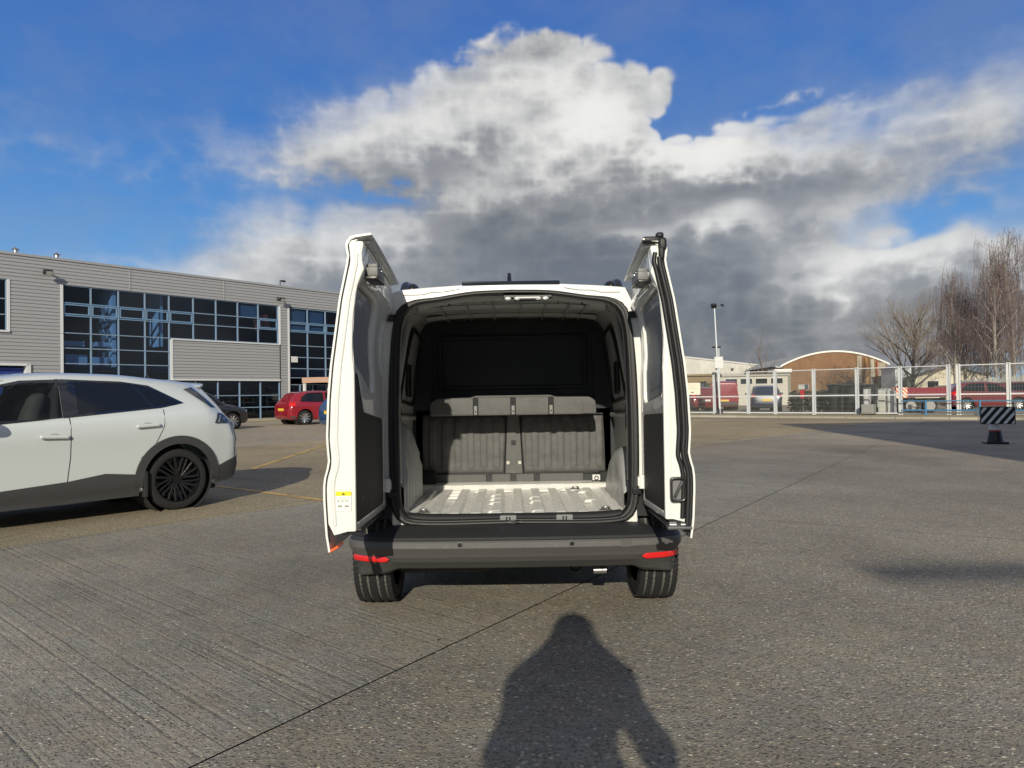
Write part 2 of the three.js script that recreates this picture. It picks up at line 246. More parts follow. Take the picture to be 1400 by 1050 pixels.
{
  const vA = uvOf(.43, -4.53)[1], uB = uvOf(1.66, -6.96)[0], CU = 6, CV = 4.35, U0 = uB - 2 * CU, V0 = vA - 3 * CV, NU = 6, NV = 6;
  // the boundary of the bay on the left: a line at another angle
  const La = uvOf(-2.88, -7.25), Ld = (() => { const b = uvOf(-4.0, -5.76), c = uvOf(-2.09, -8.05); const q = [c[0] - b[0], c[1] - b[1]], l = Math.hypot(...q); return [q[0] / l, q[1] / l]; })();
  const side = (p) => Ld[0] * (p[1] - La[1]) - Ld[1] * (p[0] - La[0]);      // > 0 towards the camera's right
  const cut = (poly, s) => { const out = []; for (let i = 0; i < poly.length; i++) { const a = poly[i], b = poly[(i + 1) % poly.length], da = s * side(a), db = s * side(b); if (da >= 0) out.push(a); if (da * db < 0) { const t = da / (da - db); out.push([mix(a[0], b[0], t), mix(a[1], b[1], t)]); } } return out; };
  for (let i = 0; i < NU; i++) for (let j = 0; j < NV; j++) {
    const c = [[U0 + i * CU, V0 + j * CV], [U0 + (i + 1) * CU, V0 + j * CV], [U0 + (i + 1) * CU, V0 + (j + 1) * CV], [U0 + i * CU, V0 + (j + 1) * CV]];
    for (const s of [1, -1]) {
      const q = cut(c, s); if (q.length < 3) continue;
      const ar = Math.abs(q.reduce((t, p, k) => { const n = q[(k + 1) % q.length]; return t + p[0] * n[1] - n[0] * p[1]; }, 0)) / 2; if (ar < .02) continue;
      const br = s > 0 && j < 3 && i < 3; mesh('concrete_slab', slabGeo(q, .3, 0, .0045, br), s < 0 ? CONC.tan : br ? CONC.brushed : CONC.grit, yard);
    }
  }
  const big = 700, hole = [[U0, V0], [U0 + NU * CU, V0], [U0 + NU * CU, V0 + NV * CV], [U0, V0 + NV * CV]];
  const ring = []; const mids = [[-big, -60, -60], [-60, 70, -60]];
  for (const [q, e] of [[[[-60, -60], [U0, -60], [U0, 60], [-60, 60]], 6], [[[U0 + NU * CU, -60], [80, -60], [80, 60], [U0 + NU * CU, 60]], 3], [[[U0, -60], [U0 + NU * CU, -60], [U0 + NU * CU, V0], [U0, V0]], 3], [[[U0, V0 + NV * CV], [U0 + NU * CU, V0 + NV * CV], [U0 + NU * CU, 60], [U0, 60]], 3]])
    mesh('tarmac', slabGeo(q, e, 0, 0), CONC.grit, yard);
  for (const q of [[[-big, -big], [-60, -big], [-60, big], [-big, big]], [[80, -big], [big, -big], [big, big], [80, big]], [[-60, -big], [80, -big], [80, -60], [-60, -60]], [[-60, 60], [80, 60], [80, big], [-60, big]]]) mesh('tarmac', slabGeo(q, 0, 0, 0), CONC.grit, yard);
  mesh('joint_filler', new THREE.PlaneGeometry(120, 120).rotateX(-Math.PI / 2).translate(0, -.014, -10), std(C(.05, .047, .04), .95), yard);
}
// dead leaves and bits on the slabs
{
  const r = rngOf(61);
  const lf = new THREE.ShapeGeometry(shape([[-.03, 0], [-.012, .011], [.008, .009], [.03, .002], [.012, -.010], [-.01, -.009]])), ls = [];
  for (let i = 0; i < 46; i++) { const x = (r() - .4) * 14, z = -3 - r() * 14, s = .3 + r() * .7; ls.push(lf.clone().scale(s, s, s).rotateX(-Math.PI / 2 + (r() - .5) * .6).rotateY(r() * 6).translate(x, .012, z)); }
  const l = mesh('dead_leaves', ls, std(C(.035, .025, .016), .9)); tag(l, 'small dead leaves and bits scattered over the yard', 'leaves', null, 'stuff');
}
// painted bay lines, worn through
const wornTex = (() => { const N = 512, d = new Uint8Array(N * N * 4), r = rngOf(31); for (let y = 0; y < N; y++) for (let x = 0; x < N; x++) { const v = tn(x, y, N, 32, 2) * .5 + tn(x, y, N, 128, 3) * .6 + tn(x, y, N, 6, 4) * .5, o = (y * N + x) * 4; d[o] = d[o + 1] = d[o + 2] = v > -.28 ? 255 : 0; d[o + 3] = 255; } return texOf(d, N); })();
function line(name, label, a, b, w, col) {
  const L = Math.hypot(b[0] - a[0], b[1] - a[1]), g = new THREE.PlaneGeometry(L, w).rotateX(-Math.PI / 2), m = new THREE.MeshStandardMaterial({ color: col, roughness: .8, alphaMap: rep(wornTex, L / 1.3, w / 1.3), alphaTest: .5 });
  const o = mesh(name, g, m); o.position.set((a[0] + b[0]) / 2, .005, (a[1] + b[1]) / 2); o.rotation.y = -Math.atan2(b[1] - a[1], b[0] - a[0]); return tag(o, label, 'road marking', null, 'structure');
}
const YEL = C(.55, .36, .12), WHT = C(.5, .47, .40);
line('painted_line', 'worn yellow bay line reaching the open left van door', [-3.9, -9.76], [-1.55, -7.79], .09, YEL);
line('painted_line', 'yellow bay line slanting away behind the pale grey car', [-4.26, -12.1], [-4.55, -18.2], .1, YEL);
line('painted_line', 'pale line across the yard before the dark and red cars', [-9.4, -23.4], [-5.2, -20.9], .12, WHT);
line('painted_line', 'far pale line running along before the red hatchback', [-12.2, -28.2], [-6.9, -27.9], .12, WHT);
line('painted_line', 'thin yellow line by the shadow of the pale grey car', [-4.2, -16.2], [-2.9, -14.4], .08, YEL);
line('painted_line', 'faint pale line on the yard to the right of the van', [3.97, -16.16], [8.3, -20.1], .1, C(.42, .40, .35));

// ---------------------------------------------------------------- the clad office building on the left: wall frame (s along, h up, out of the wall)
const BP = V(-20.8, 0, -30), BE = V(.6197, 0, -.7848), BN = V(.7848, 0, .6197), BTURN = Math.atan2(.7848, .6197);
const bld = thing('office_building', 'grey ribbed metal office building with bands of blue framed dark windows', 'building', [BP.x, 0, BP.z], BTURN);
// in the group's own axes x runs along the wall away from the camera, y up, z out of the wall
{
  const cladM = std(C(.34, .34, .345), .45, { roughnessMap: rep(roughTex, .3) }), edgeM = std(C(.62, .63, .63), .45), frameM = std(C(.15, .26, .40), .45), muM = std(C(.20, .28, .38), .4);
  const ribs = (x0, x1, y0, y1, z = 0) => {     // horizontal trapezoid ribs as one pressed sheet
    const P = .15, pts = []; for (let y = y0; y < y1 - 1e-6; y += P) { const e = Math.min(P, y1 - y), f = (t) => y + Math.min(t * P, e); pts.push([f(0), 0], [f(.70), 0], [f(.78), -.03], [f(.94), -.03]); } pts.push([y1, 0]);
    const pos = [], uv = []; for (let i = 0; i < pts.length - 1; i++) { const [ya, za] = pts[i], [yb, zb] = pts[i + 1]; if (yb - ya < 1e-5) continue; const q = [[x0, ya, za], [x1, ya, za], [x1, yb, zb], [x0, ya, za], [x1, yb, zb], [x0, yb, zb]]; for (const [x, y, zz] of q) { pos.push(x, y, zz + z); uv.push(x / 3, y / 3); } }
    const g = new THREE.BufferGeometry(); g.setAttribute('position', new THREE.Float32BufferAttribute(pos, 3)); g.setAttribute('uv', new THREE.Float32BufferAttribute(uv, 2)); g.computeVertexNormals(); return g;
  };
  const TOP = 7.22, X0 = -14, X1 = 22;
  // cladding sheets round the openings; each a sheet one can see
  const sheets = [[X0, X1, 6.21, TOP], [X0, -2.2, 0, 6.21], [-2.2, .36, 2.74, 4.04], [.36, 2.33, 2.74, 6.21], [-2.2, .36, 6.21, 6.211], [1.1, 2.33, 0, 2.74], [7.2, 13.16, 2.14, 4.05], [13.22, 13.74, 0, 6.21], [20.4, X1, 0, 6.21]];
  for (const [a, b, c, d] of sheets) if (d - c > .01) mesh('cladding_sheet', ribs(a, b, c, d), cladM, bld);
  // sheet seams, thin cover strips
  for (const x of [-3.4, 5.2, 9.9]) mesh('cover_strip', bx(.05, TOP - 6.26, .02, x, (TOP + 6.24) / 2, .008), cladM, bld);
  mesh('parapet', [bx(X1 - X0, .12, .3, (X0 + X1) / 2, TOP + .06, -.1, { r: .02 })], std(C(.40, .41, .41), .4, { metalness: .3 }), bld);
  mesh('roof', bx(X1 - X0, .2, 17.6, (X0 + X1) / 2, TOP - .12, -9.02), std(C(.3, .3, .3), .8), bld);
  mesh('wall', [bx(.25, TOP - .24, 17.6, X1 - .125, (TOP - .24) / 2, -9.02), bx(.25, TOP - .24, 17.6, X0 + .125, (TOP - .24) / 2, -9.02), bx(X1 - X0 - .5, TOP - .24, .25, (X0 + X1) / 2, (TOP - .24) / 2, -17.6)], cladM, bld);
  // inside: floors and a back wall, dim
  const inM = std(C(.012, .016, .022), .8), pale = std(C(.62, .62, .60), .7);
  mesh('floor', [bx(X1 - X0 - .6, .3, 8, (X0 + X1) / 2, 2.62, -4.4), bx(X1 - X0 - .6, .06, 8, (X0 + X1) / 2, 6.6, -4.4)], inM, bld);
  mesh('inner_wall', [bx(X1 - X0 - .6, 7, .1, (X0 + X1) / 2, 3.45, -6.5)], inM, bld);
  // the white stair wall and flight seen through the tall window
  mesh('stair_wall', [bx(.16, 3.55, 1.6, 4.62, 4.46, -1.1), bx(.14, 2.5, 1.2, 7.0, 5.0, -1.3)], pale, bld);
  mesh('stair_flight', [0, 1, 2, 3].map((i) => bx(.14, .16, 1.75, 4.46, 3.45 + i * .62, -1.0, { rx: (i % 2 ? 1 : 1) * .75 })), std(C(.2, .2, .2), .6), bld);
  mesh('office_counter', [bx(.9, .22, .5, 3.05, 3.72, -.9), bx(1.0, .2, .5, 4.35, 3.72, -.7), bx(.9, .5, .4, 3.1, 2.98, -.7), bx(.9, .4, .4, 4.2, 2.95, -.7)], std(C(.55, .55, .53), .6), bld);
  mesh('orange_banner', bx(.9, .75, .04, 12.3, 5.25, -.4, { rz: .25 }), std(C(.5, .1, .05), .6), bld);
  // windows: [x edges], [y edges], which panes open
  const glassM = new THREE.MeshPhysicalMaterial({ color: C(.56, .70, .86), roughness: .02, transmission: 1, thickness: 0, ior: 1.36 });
  const spandrel = new THREE.MeshPhysicalMaterial({ color: C(.02, .028, .036), roughness: .05, ior: 1.55, clearcoat: 1, clearcoatRoughness: .02 });
  const unit = new THREE.BoxGeometry(1, 1, 1);
  function glazing(xs, ys, skip, opens, opaque = () => false) {
    const w = part('window', bld), z = -.11, nx = xs.length - 1, ny = ys.length - 1;
    for (let i = 0; i < nx; i++) for (let j = 0; j < ny; j++) {
      if (skip(i, j)) continue;
      const p = new THREE.Mesh(unit, opaque(i, j) ? spandrel : glassM); p.name = 'pane'; p.castShadow = p.receiveShadow = true; p.scale.set(xs[i + 1] - xs[i] - .06, ys[j + 1] - ys[j] - .06, .012); p.position.set((xs[i] + xs[i + 1]) / 2, (ys[j] + ys[j + 1]) / 2, z); p.rotation.y = (R() - .5) * .006; p.rotation.x = (R() - .5) * .006; w.add(p);
      if (opens(i, j)) { const a = xs[i] + .05, b = xs[i + 1] - .05, c = ys[j] + .05, d = ys[j + 1] - .05, t = .05; mesh('sash', [bx(b - a, t, .07, (a + b) / 2, c + t / 2, z + .04), bx(b - a, t, .07, (a + b) / 2, d - t / 2, z + .04), bx(t, d - c - 2 * t, .07, a + t / 2, (c + d) / 2, z + .04), bx(t, d - c - 2 * t, .07, b - t / 2, (c + d) / 2, z + .04)], frameM, w); }
    }
    const on = (i, j) => i >= 0 && j >= 0 && i < nx && j < ny && !skip(i, j);
    for (let i = 0; i <= nx; i++) { let run = null; for (let j = 0; j <= ny; j++) { const has = j < ny && (on(i - 1, j) || on(i, j)); if (has && run === null) run = j; if (!has && run !== null) { mesh('mullion', bx(.05, ys[j] - ys[run], .1, xs[i], (ys[j] + ys[run]) / 2, z + .02), muM, w); run = null; } } }
    for (let j = 0; j <= ny; j++) for (let i = 0; i < nx; i++) if (on(i, j) || on(i, j - 1)) mesh('transom', bx(xs[i + 1] - xs[i] - .05, .042, .09, (xs[i] + xs[i + 1]) / 2, ys[j], z + .02), opens(i, j) || opens(i, j - 1) ? frameM : muM, w);
    return w;
  }
  const colsA = [2.37, 3.53, 4.71, 5.91, 7.06, 8.28, 9.48, 10.69, 11.89, 13.1], rowsA = [.08, .7, 1.33, 2.1, 2.8, 3.47, 4.13, 4.88, 5.44, 6.19];
  glazing(colsA, rowsA, (i, j) => i > 3 && j < 6 && j >= 3 || (i > 3 && j < 3), (i, j) => j === 7 && [0, 1, 2, 3, 4, 8].includes(i));
  glazing([7.16, 8.36, 9.56, 10.77, 11.99, 13.16], [.06, .7, 1.33, 2.12], () => false, () => false);
  const colsB = [13.78, 15.03, 16.27, 17.5, 18.75, 20], rowsB = [2.28, 2.8, 3.43, 4.08, 4.85, 5.38, 6.16];
  glazing(colsB, rowsB, () => false, (i, j) => j === 4);
  glazing([13.78, 14.5, 15.35, 16.27, 17.5, 18.75, 20], [.05, 1.9], () => false, () => false);
  glazing([-2.2, -1, .28], [4.1, 4.75, 5.4, 6.19], () => false, () => false);
  for (const [x, y0, y1] of [[14.4, 5.42, 6.1], [15.65, 5.42, 6.1], [14.4, 4.9, 5.34], [15.65, 4.9, 5.34], [11.3, 5.5, 6.1]]) mesh('window_blind', bx(1.12, y1 - y0, .02, x, (y0 + y1) / 2, -.2), std(C(.16, .18, .19), .8), bld);
  mesh('downpipe', bar(V(-3.0, .1, .09), V(-3.0, 7.1, .09), .05, .05, 10), edgeM, bld);
  // pale reveals round the openings
  const rev = (a, b, c, d) => [a - .04, b + .04].map((x) => mesh('window_surround', bx(.1, d - c, .16, x, (c + d) / 2, -.06), edgeM, bld));
  rev(2.37, 13.14, 4.1, 6.19); mesh('window_surround', bx(.1, 4.02, .16, 2.33, 2.07, -.06), edgeM, bld); mesh('window_surround', bx(.12, 1.95, .16, 7.15, 3.08, -.06), edgeM, bld);
  rev(13.78, 20.3, .05, 6.16); rev(-2.2, .3, 4.06, 6.2);
  for (const q of [[6.0, .07, .2, 10.15, 2.13, -.02], [6.0, .06, .18, 10.15, 4.08, -.03], [2.6, .07, .2, -.95, 4.06, -.02]]) mesh('window_sill', bx(...q), edgeM, bld);
  // the shutter door with its pale frame
  const sh = part('roller_shutter', bld);
  for (let k = 0; k < 22; k++) mesh('slat', bx(3.2, .105, .04, -.65, .06 + k * .118, -.3, { r: .012, s: 1 }), std(C(.03, .06, .30), .45), sh);
  mesh('shutter_frame', [bx(.16, 2.74, .34, 1.04, 1.37, -.1), bx(3.5, .1, .34, -.7, 2.71, -.1), bx(.16, 2.66, .34, -2.34, 1.33, -.1)], edgeM, bld);
  mesh('cladding_sheet', ribs(-2.42, -2.26, 0, 2.74), cladM, bld);
  // entrance canopy and posts
  mesh('canopy', gridGeo(24, 1, (u, v) => [13.86 + u * 6.3, 2.26 + .05 * Math.sin(u * 5) - (v ? .0 : 0), v * 1.0]), std(C(.66, .40, .27), .5), bld);
  mesh('canopy_fascia', gridGeo(24, 1, (u, v) => [13.86 + u * 6.3, 1.96 + v * .3 + .05 * Math.sin(u * 5), 1.0]), std(C(.72, .46, .33), .45), bld);
  mesh('entrance_post', [bx(.14, 1.95, .14, 14.35, .98, .55, { r: .02 })], edgeM, bld); mesh('entrance_post', [bx(.14, 1.95, .14, 16.0, .98, .55, { r: .02 })], edgeM, bld);
  const sg = mesh('notice_board', bx(.4, .32, .03, 14.08, 3.3, .03), M.white, bld);
  mesh('concrete_post', bx(.12, 1.5, .1, 1.72, .75, .08, { r: .01 }), edgeM, bld);
  // floodlights
  for (const [s, h] of [[1.7, 6.62], [13.1, 6.52]]) { const f = part('floodlight', bld); mesh('bracket', [bx(.05, .05, .32, s, h + .08, .16), bx(.2, .2, .03, s, h + .05, .015)], M.darkMetal, f); mesh('lamp_body', bx(.3, .22, .14, s, h - .02, .38, { r: .03, rx: .5 }), M.black, f); mesh('lamp_glass', bx(.24, .16, .012, s, h - .055, .448, { rx: .5 }), std(C(.4, .4, .38), .2), f); }
  for (const [s, h] of [[.86, 7.34], [2.44, 7.34]]) { const vt = part('roof_vent', bld); mesh('flue', new THREE.CylinderGeometry(.09, .09, .34, 14).translate(s, h + .1, -.8), M.metal, vt); mesh('cowl', new THREE.ConeGeometry(.16, .12, 14).translate(s, h + .32, -.8), M.metal, vt); }
  const cam = part('roof_camera', bld); mesh('mast', bx(.04, .4, .04, 13.3, 7.45, -.1), M.darkMetal, cam); mesh('camera_body', bx(.26, .1, .1, 13.5, 7.6, -.1, { r: .02 }), M.black, cam);
}
{ const o = mesh('pavement', bx(32, .12, 1.5, 6, .06, .78, { r: .02 }), std(C(.40, .35, .25), .85, { map: rep(grime, 12, 1) })); o.position.copy(BP); o.rotation.y = BTURN; tag(o, 'pale tan pavement along the foot of the office building', 'pavement', null, 'structure'); }

// ---------------------------------------------------------------- right side: verge, kerb, mesh fences (s along the fence from its start, out = towards the camera)
const F0 = V(12.7, 0, -35.76), FD = V(.7547, 0, .6561), FN = V(-.6561, 0, .7547), FTURN = -Math.atan2(.6561, .7547);
const fp = (s, o = 0, y = 0) => V(F0.x + FD.x * s + FN.x * o, y, F0.z + FD.z * s + FN.z * o);
{
  const o = mesh('verge', gridGeo(90, 6, (u, v) => [-26 + u * 50, .03 + .03 * fbm(u * 80, v * 4, 1, 3) + (v > .9 ? -.03 : 0), -.5 + v * 4.4 + .25 * fbm(u * 30, v, 3, 2)], (u, v) => [u * 25, v]), std(C(.42, .35, .2), .95, { map: rep(grime, 1), bumpMap: rep(fineBump, 1), bumpScale: .02 }));
  o.position.copy(F0); o.rotation.y = FTURN; tag(o, 'dry tan verge of dirt and grass under the mesh fence', 'verge', null, 'structure');
  for (let k = 0; k < 1; k++) { const kb = thing('kerb', 'low pale kerb along the front of the dry verge', 'kerb', F0.toArray(), FTURN); kb.userData.kind = 'structure'; for (let i = 0; i < 55; i++) mesh('kerb_stone', bx(.895, .1, .12, -26 + i * .91, .03 + R() * .008, 4.1 + R() * .02, { r: .012, s: 1 }), std(C(.38, .35, .27).multiplyScalar(.85 + R() * .3), .9), kb); }
}
function meshFence(label, posts, white, doubleMid) {
  const f = thing('mesh_fence', label, 'fence', F0.toArray(), FTURN), pm = std(white ? C(.78, .78, .75) : C(.66, .68, .69), .45, { map: rep(grime, 1) }), wm = std(C(.22, .23, .215), .6);
  for (const [i, s] of posts.entries()) { mesh('post', [bx(.04, 2.13, .11, s - .055, 1.065, 0), bx(.04, 2.13, .11, s + .055, 1.065, 0), bx(.06, 2.1, .02, s, 1.05, 0), bx(.16, .02, .16, s, .02, 0), bx(.13, .025, .13, s, 2.14, 0)], pm, f); }
  for (let i = 0; i < posts.length - 1; i++) {
    const a = posts[i] + .06, b = posts[i + 1] - .06, L = b - a, c = (a + b) / 2; if (L < .2) continue;
    for (const [h, t] of [[2.1, .035], [.9, .06], [.1, .06]]) mesh('rail', bx(L, t, .035, c, h, 0), pm, f);
    const g = []; for (let x = a + .05; x < b; x += .05) g.push(bx(.0065, 1.98, .0065, x, 1.1, 0)); for (let y = .2; y < 2.08; y += .2) g.push(bx(L, .005, .005, c, y, .005));
    mesh('wire_mesh', g, wm, f).userData.kind = 'stuff';
  }
}
meshFence('galvanised mesh fence with pale posts before the brick hall and bins', [-22, -20.1, -18.2, -16.3, -14.4, -12.5, -10.6, -8.7, -6.8, -4.95, -3.12, -1.33, .02, 1.85, 3.75, 5.52, 7.36], false);
meshFence('bright white gate section of mesh fence behind the blue barrier', [7.72, 9.46, 11.3, 13.2, 15.1, 17], true);
{ // blue tubular barrier in front of the white fence
  const bm = std(C(.06, .2, .36), .45), o = thing('tube_barrier', 'blue tubular barrier rail standing along the white mesh fence', 'barrier', F0.toArray(), FTURN);
  mesh('rail', bar(V(5.6, .63, .28), V(17, .63, .28), .024, .024, 10), bm, o); mesh('rail', bar(V(5.6, .24, .28), V(17, .24, .28), .032, .032, 10), bm, o);
  for (const s of [6.55, 8.5, 10.4, 12.3, 14.2, 16]) mesh('post', [bar(V(s, 0, .28), V(s, .66, .28), .04, .04, 10), bx(.16, .015, .16, s, .05, .28)], bm, o);
}
// ---------------------------------------------------------------- far buildings on the right
{
  const cream = std(C(.86, .83, .73), .6, { map: rep(grime, .05) });
  const w = thing('warehouse', 'long low white warehouse with a dark downpipe, far behind the fence', 'building');
  const A = V(17, 0, -92), B = V(45.5, 0, -118), d = B.clone().sub(A).normalize(), L = A.distanceTo(B), g = part('wall_run', w); g.position.copy(A); g.rotation.y = -Math.atan2(d.z, d.x);
  const t = 17; // cladding sheets along the wall
  for (let i = 0; i < t; i++) { const x0 = i * L / t + .03, x1 = (i + 1) * L / t - .03, hh = (x) => 6.0 - 1.55 * x / L; mesh('cladding_sheet', ext([[x0, 0], [x1, 0], [x1, hh(x1)], [x0, hh(x0)]], .2).translate(0, 0, -.1 + (i % 2) * .02), cream, g); }
  mesh('roof', [ext([[-.5, 6.0], [L + .5, 4.42], [L + .5, 4.64], [-.5, 6.22]], 20).translate(0, 0, -19.8)], std(C(.75, .73, .66), .6), g);
  mesh('wall', [bx(.2, 5.9, 19.5, .1, 2.95, -9.9), bx(.2, 4.3, 19.5, L - .1, 2.15, -9.9), bx(L - .4, 4.3, .2, L / 2, 2.15, -19.6)], cream, g);
  mesh('downpipe', bar(V(5.4, 5.8, .2), V(5.2, 0, .2), .09, .11, 8), M.black, g);
  mesh('wall_light', [15, 19, 23, 27, 31, 35].map((s) => bx(.4, .3, .2, s, 4.9 - s * .03, .22)), std(C(.12, .12, .12), .6), g);
  const c = thing('site_cabin', 'brown brick cabin behind the fence next to the open van door', 'building', [11.9, 0, -50.5], -.3);
  const brk = std(C(.30, .22, .12), .85, { map: rep(grime, 1) });
  mesh('wall', [bx(4.3, 2.2, 3, 0, 1.1, 0)], brk, c); mesh('roof', bx(4.6, .16, 3.3, 0, 2.28, 0, { r: .03 }), std(C(.26, .2, .1), .8), c); mesh('shutter', bx(.8, 1.5, .05, 1.3, 1.0, 1.53), std(C(.03, .035, .045), .5), c);
  // brick hall with a segmental roof: gable faces the yard
  const h = thing('brick_hall', 'brown brick hall with curved white edged roof behind the fence', 'building', [37.1, 0, -85], -.12);
  const arch = (x) => 3.95 + 1.55 * (1 - (x / 5.9) ** 2), bm = std(C(.27, .155, .085), .9, { map: rep(grime, .2), bumpMap: rep(fineBump, .3), bumpScale: .02 });
  const top = []; for (let i = 0; i <= 24; i++) { const x = 5.7 - i * 11.4 / 24; top.push([x, arch(x)]); }
  mesh('gable_wall', ext([[-5.7, 0], [5.7, 0], ...top], .3).translate(0, 0, -.3), bm, h);
  const courses = []; for (let k = 0; k < 11; k++) courses.push(bx(11.36, .035, .02, 0, .4 + k * .34, .006)); mesh('brick_course', courses, std(C(.2, .12, .07), .9), h);
  mesh('fascia', gridGeo(24, 1, (u, v) => { const x = -6.0 + u * 12; return [x, arch(x) + .02 + v * .2, .12]; }), std(C(.78, .76, .70), .5), h);
  mesh('roof', gridGeo(24, 1, (u, v) => { const x = -6.0 + u * 12; return [x, arch(x) + .22, .14 - v * 26]; }), std(C(.4, .39, .36), .7), h);
  mesh('side_wall', [bx(.3, 3.9, 25, -5.55, 1.95, -12.8), bx(.3, 3.9, 25, 5.55, 1.95, -12.8)], bm, h);
  for (const [x, w2, cc] of [[2.7, .5, [.42, .36, .27]], [3.5, .3, [.38, .22, .09]], [4.1, .4, [.42, .38, .28]], [5.1, .8, [.34, .30, .22]]]) mesh('pilaster', bx(w2, arch(x) - .15, .12, x, (arch(x) - .15) / 2, .07), std(C(...cc), .85), h);
  mesh('downpipe', bar(V(4.62, 4.3, .12), V(4.62, 0, .12), .07, .07), std(C(.5, .1, .06), .5), h);
  // pale lean-to left of the hall
  mesh('lean_to', [bx(1.5, 3.2, 3, -6.3, 1.6, 1.2)], std(C(.22, .23, .18), .8), h); mesh('lean_to_roof', bx(1.9, .4, 3.4, -6.4, 3.4, 1.3, { r: .06 }), std(C(.74, .71, .64), .5), h);
  const so = thing('site_office', 'low white site office with a row of dark windows behind the red van', 'building', [17.6, 0, -62], -.25);
  mesh('wall', bx(5.4, 2.4, 3, 2.5, 1.2, -1.5), std(C(.52, .49, .42), .7), so); mesh('roof', bx(5.7, .14, 3.3, 2.5, 2.47, -1.5, { r: .03 }), std(C(.4, .39, .36), .7), so);
  for (let i = 0; i < 4; i++) { const w = part('window', so); mesh('frame', [bx(.92, .05, .05, .75 + i * 1.2, 2.22, .02), bx(.92, .05, .05, .75 + i * 1.2, 1.74, .02)], M.white, w); mesh('pane', bx(.9, .44, .03, .75 + i * 1.2, 1.98, .005), M.gloss, w); }
  // pale house and shed beyond the bare tree
  const ho = thing('house', 'cream rendered house with dark pitched roof beyond the bare round tree', 'house', [44.5, 0, -75], -.35);
  const cr = std(C(.62, .56, .42), .8);
  mesh('wall', ext([[-3.6, 0], [3.6, 0], [3.6, 2.3], [0, 3.3], [-3.6, 2.3]], 6).translate(0, 0, -6), cr, ho);
  mesh('roof', [bx(4.1, .14, 6.6, -1.85, 2.86, -3, { rz: .27 }), bx(4.1, .14, 6.6, 1.85, 2.86, -3, { rz: -.27 })], std(C(.09, .085, .08), .8), ho);
  for (const x of [-1.6, 1.7]) { const wd = part('window', ho); mesh('frame', [bx(1.1, .07, .06, x, 1.95, .02), bx(1.1, .07, .06, x, 1.05, .02), bx(.07, .9, .06, x - .52, 1.5, .02), bx(.07, .9, .06, x + .52, 1.5, .02)], M.white, wd); mesh('pane', bx(.98, .84, .02, x, 1.5, .005), M.gloss, wd); }
  const s2 = thing('white_shed', 'tall white rendered shed at the right end of the brick hall', 'building', [41.8, 0, -80.5], 0);
  mesh('wall', bx(1.7, 3.4, 3, 0, 1.7, 0), M.white, s2); mesh('roof', bx(2, .12, 3.3, 0, 3.46, 0, { rz: .06 }), std(C(.3, .3, .28), .8), s2); mesh('door', bx(.8, 1.9, .05, .1, .96, 1.52), std(C(.2, .2, .17), .7), s2);
}
{ // close-boarded grey fence at right, boards one by one
  const a = V(29.6, 0, -49), b = V(35.6, 0, -45.6), d = b.clone().sub(a), L = d.length(), o = thing('board_fence', 'weathered grey timber board fence behind the white mesh fence', 'fence', a.toArray(), -Math.atan2(d.z, d.x));
  const mats = [.26, .31, .36, .42].map((k) => std(C(k, k * .98, k * .92), .9, { map: rep(grime, 1) })), n = 46, gB = [1.72, 1.8, 1.86].map((h) => bx(L / n - .012, h, .022, 0, h / 2, 0));
  for (let i = 0; i < n; i++) { const m = mesh('board', gB[i % 3], mats[Math.floor(R() * 4)], o); m.position.set((i + .5) * L / n, .03, (i % 2) * .012); m.scale.y = .9 + i / n * .28; m.rotation.z = (R() - .5) * .012; }
  for (let i = 0; i <= 8; i++) mesh('post', bx(.1, 1.95, .1, i * L / 8, .97, -.08), mats[1], o);
  for (const y of [.4, 1.4]) mesh('rail', bx(L, .08, .05, L / 2, y, -.05), mats[0], o);
}
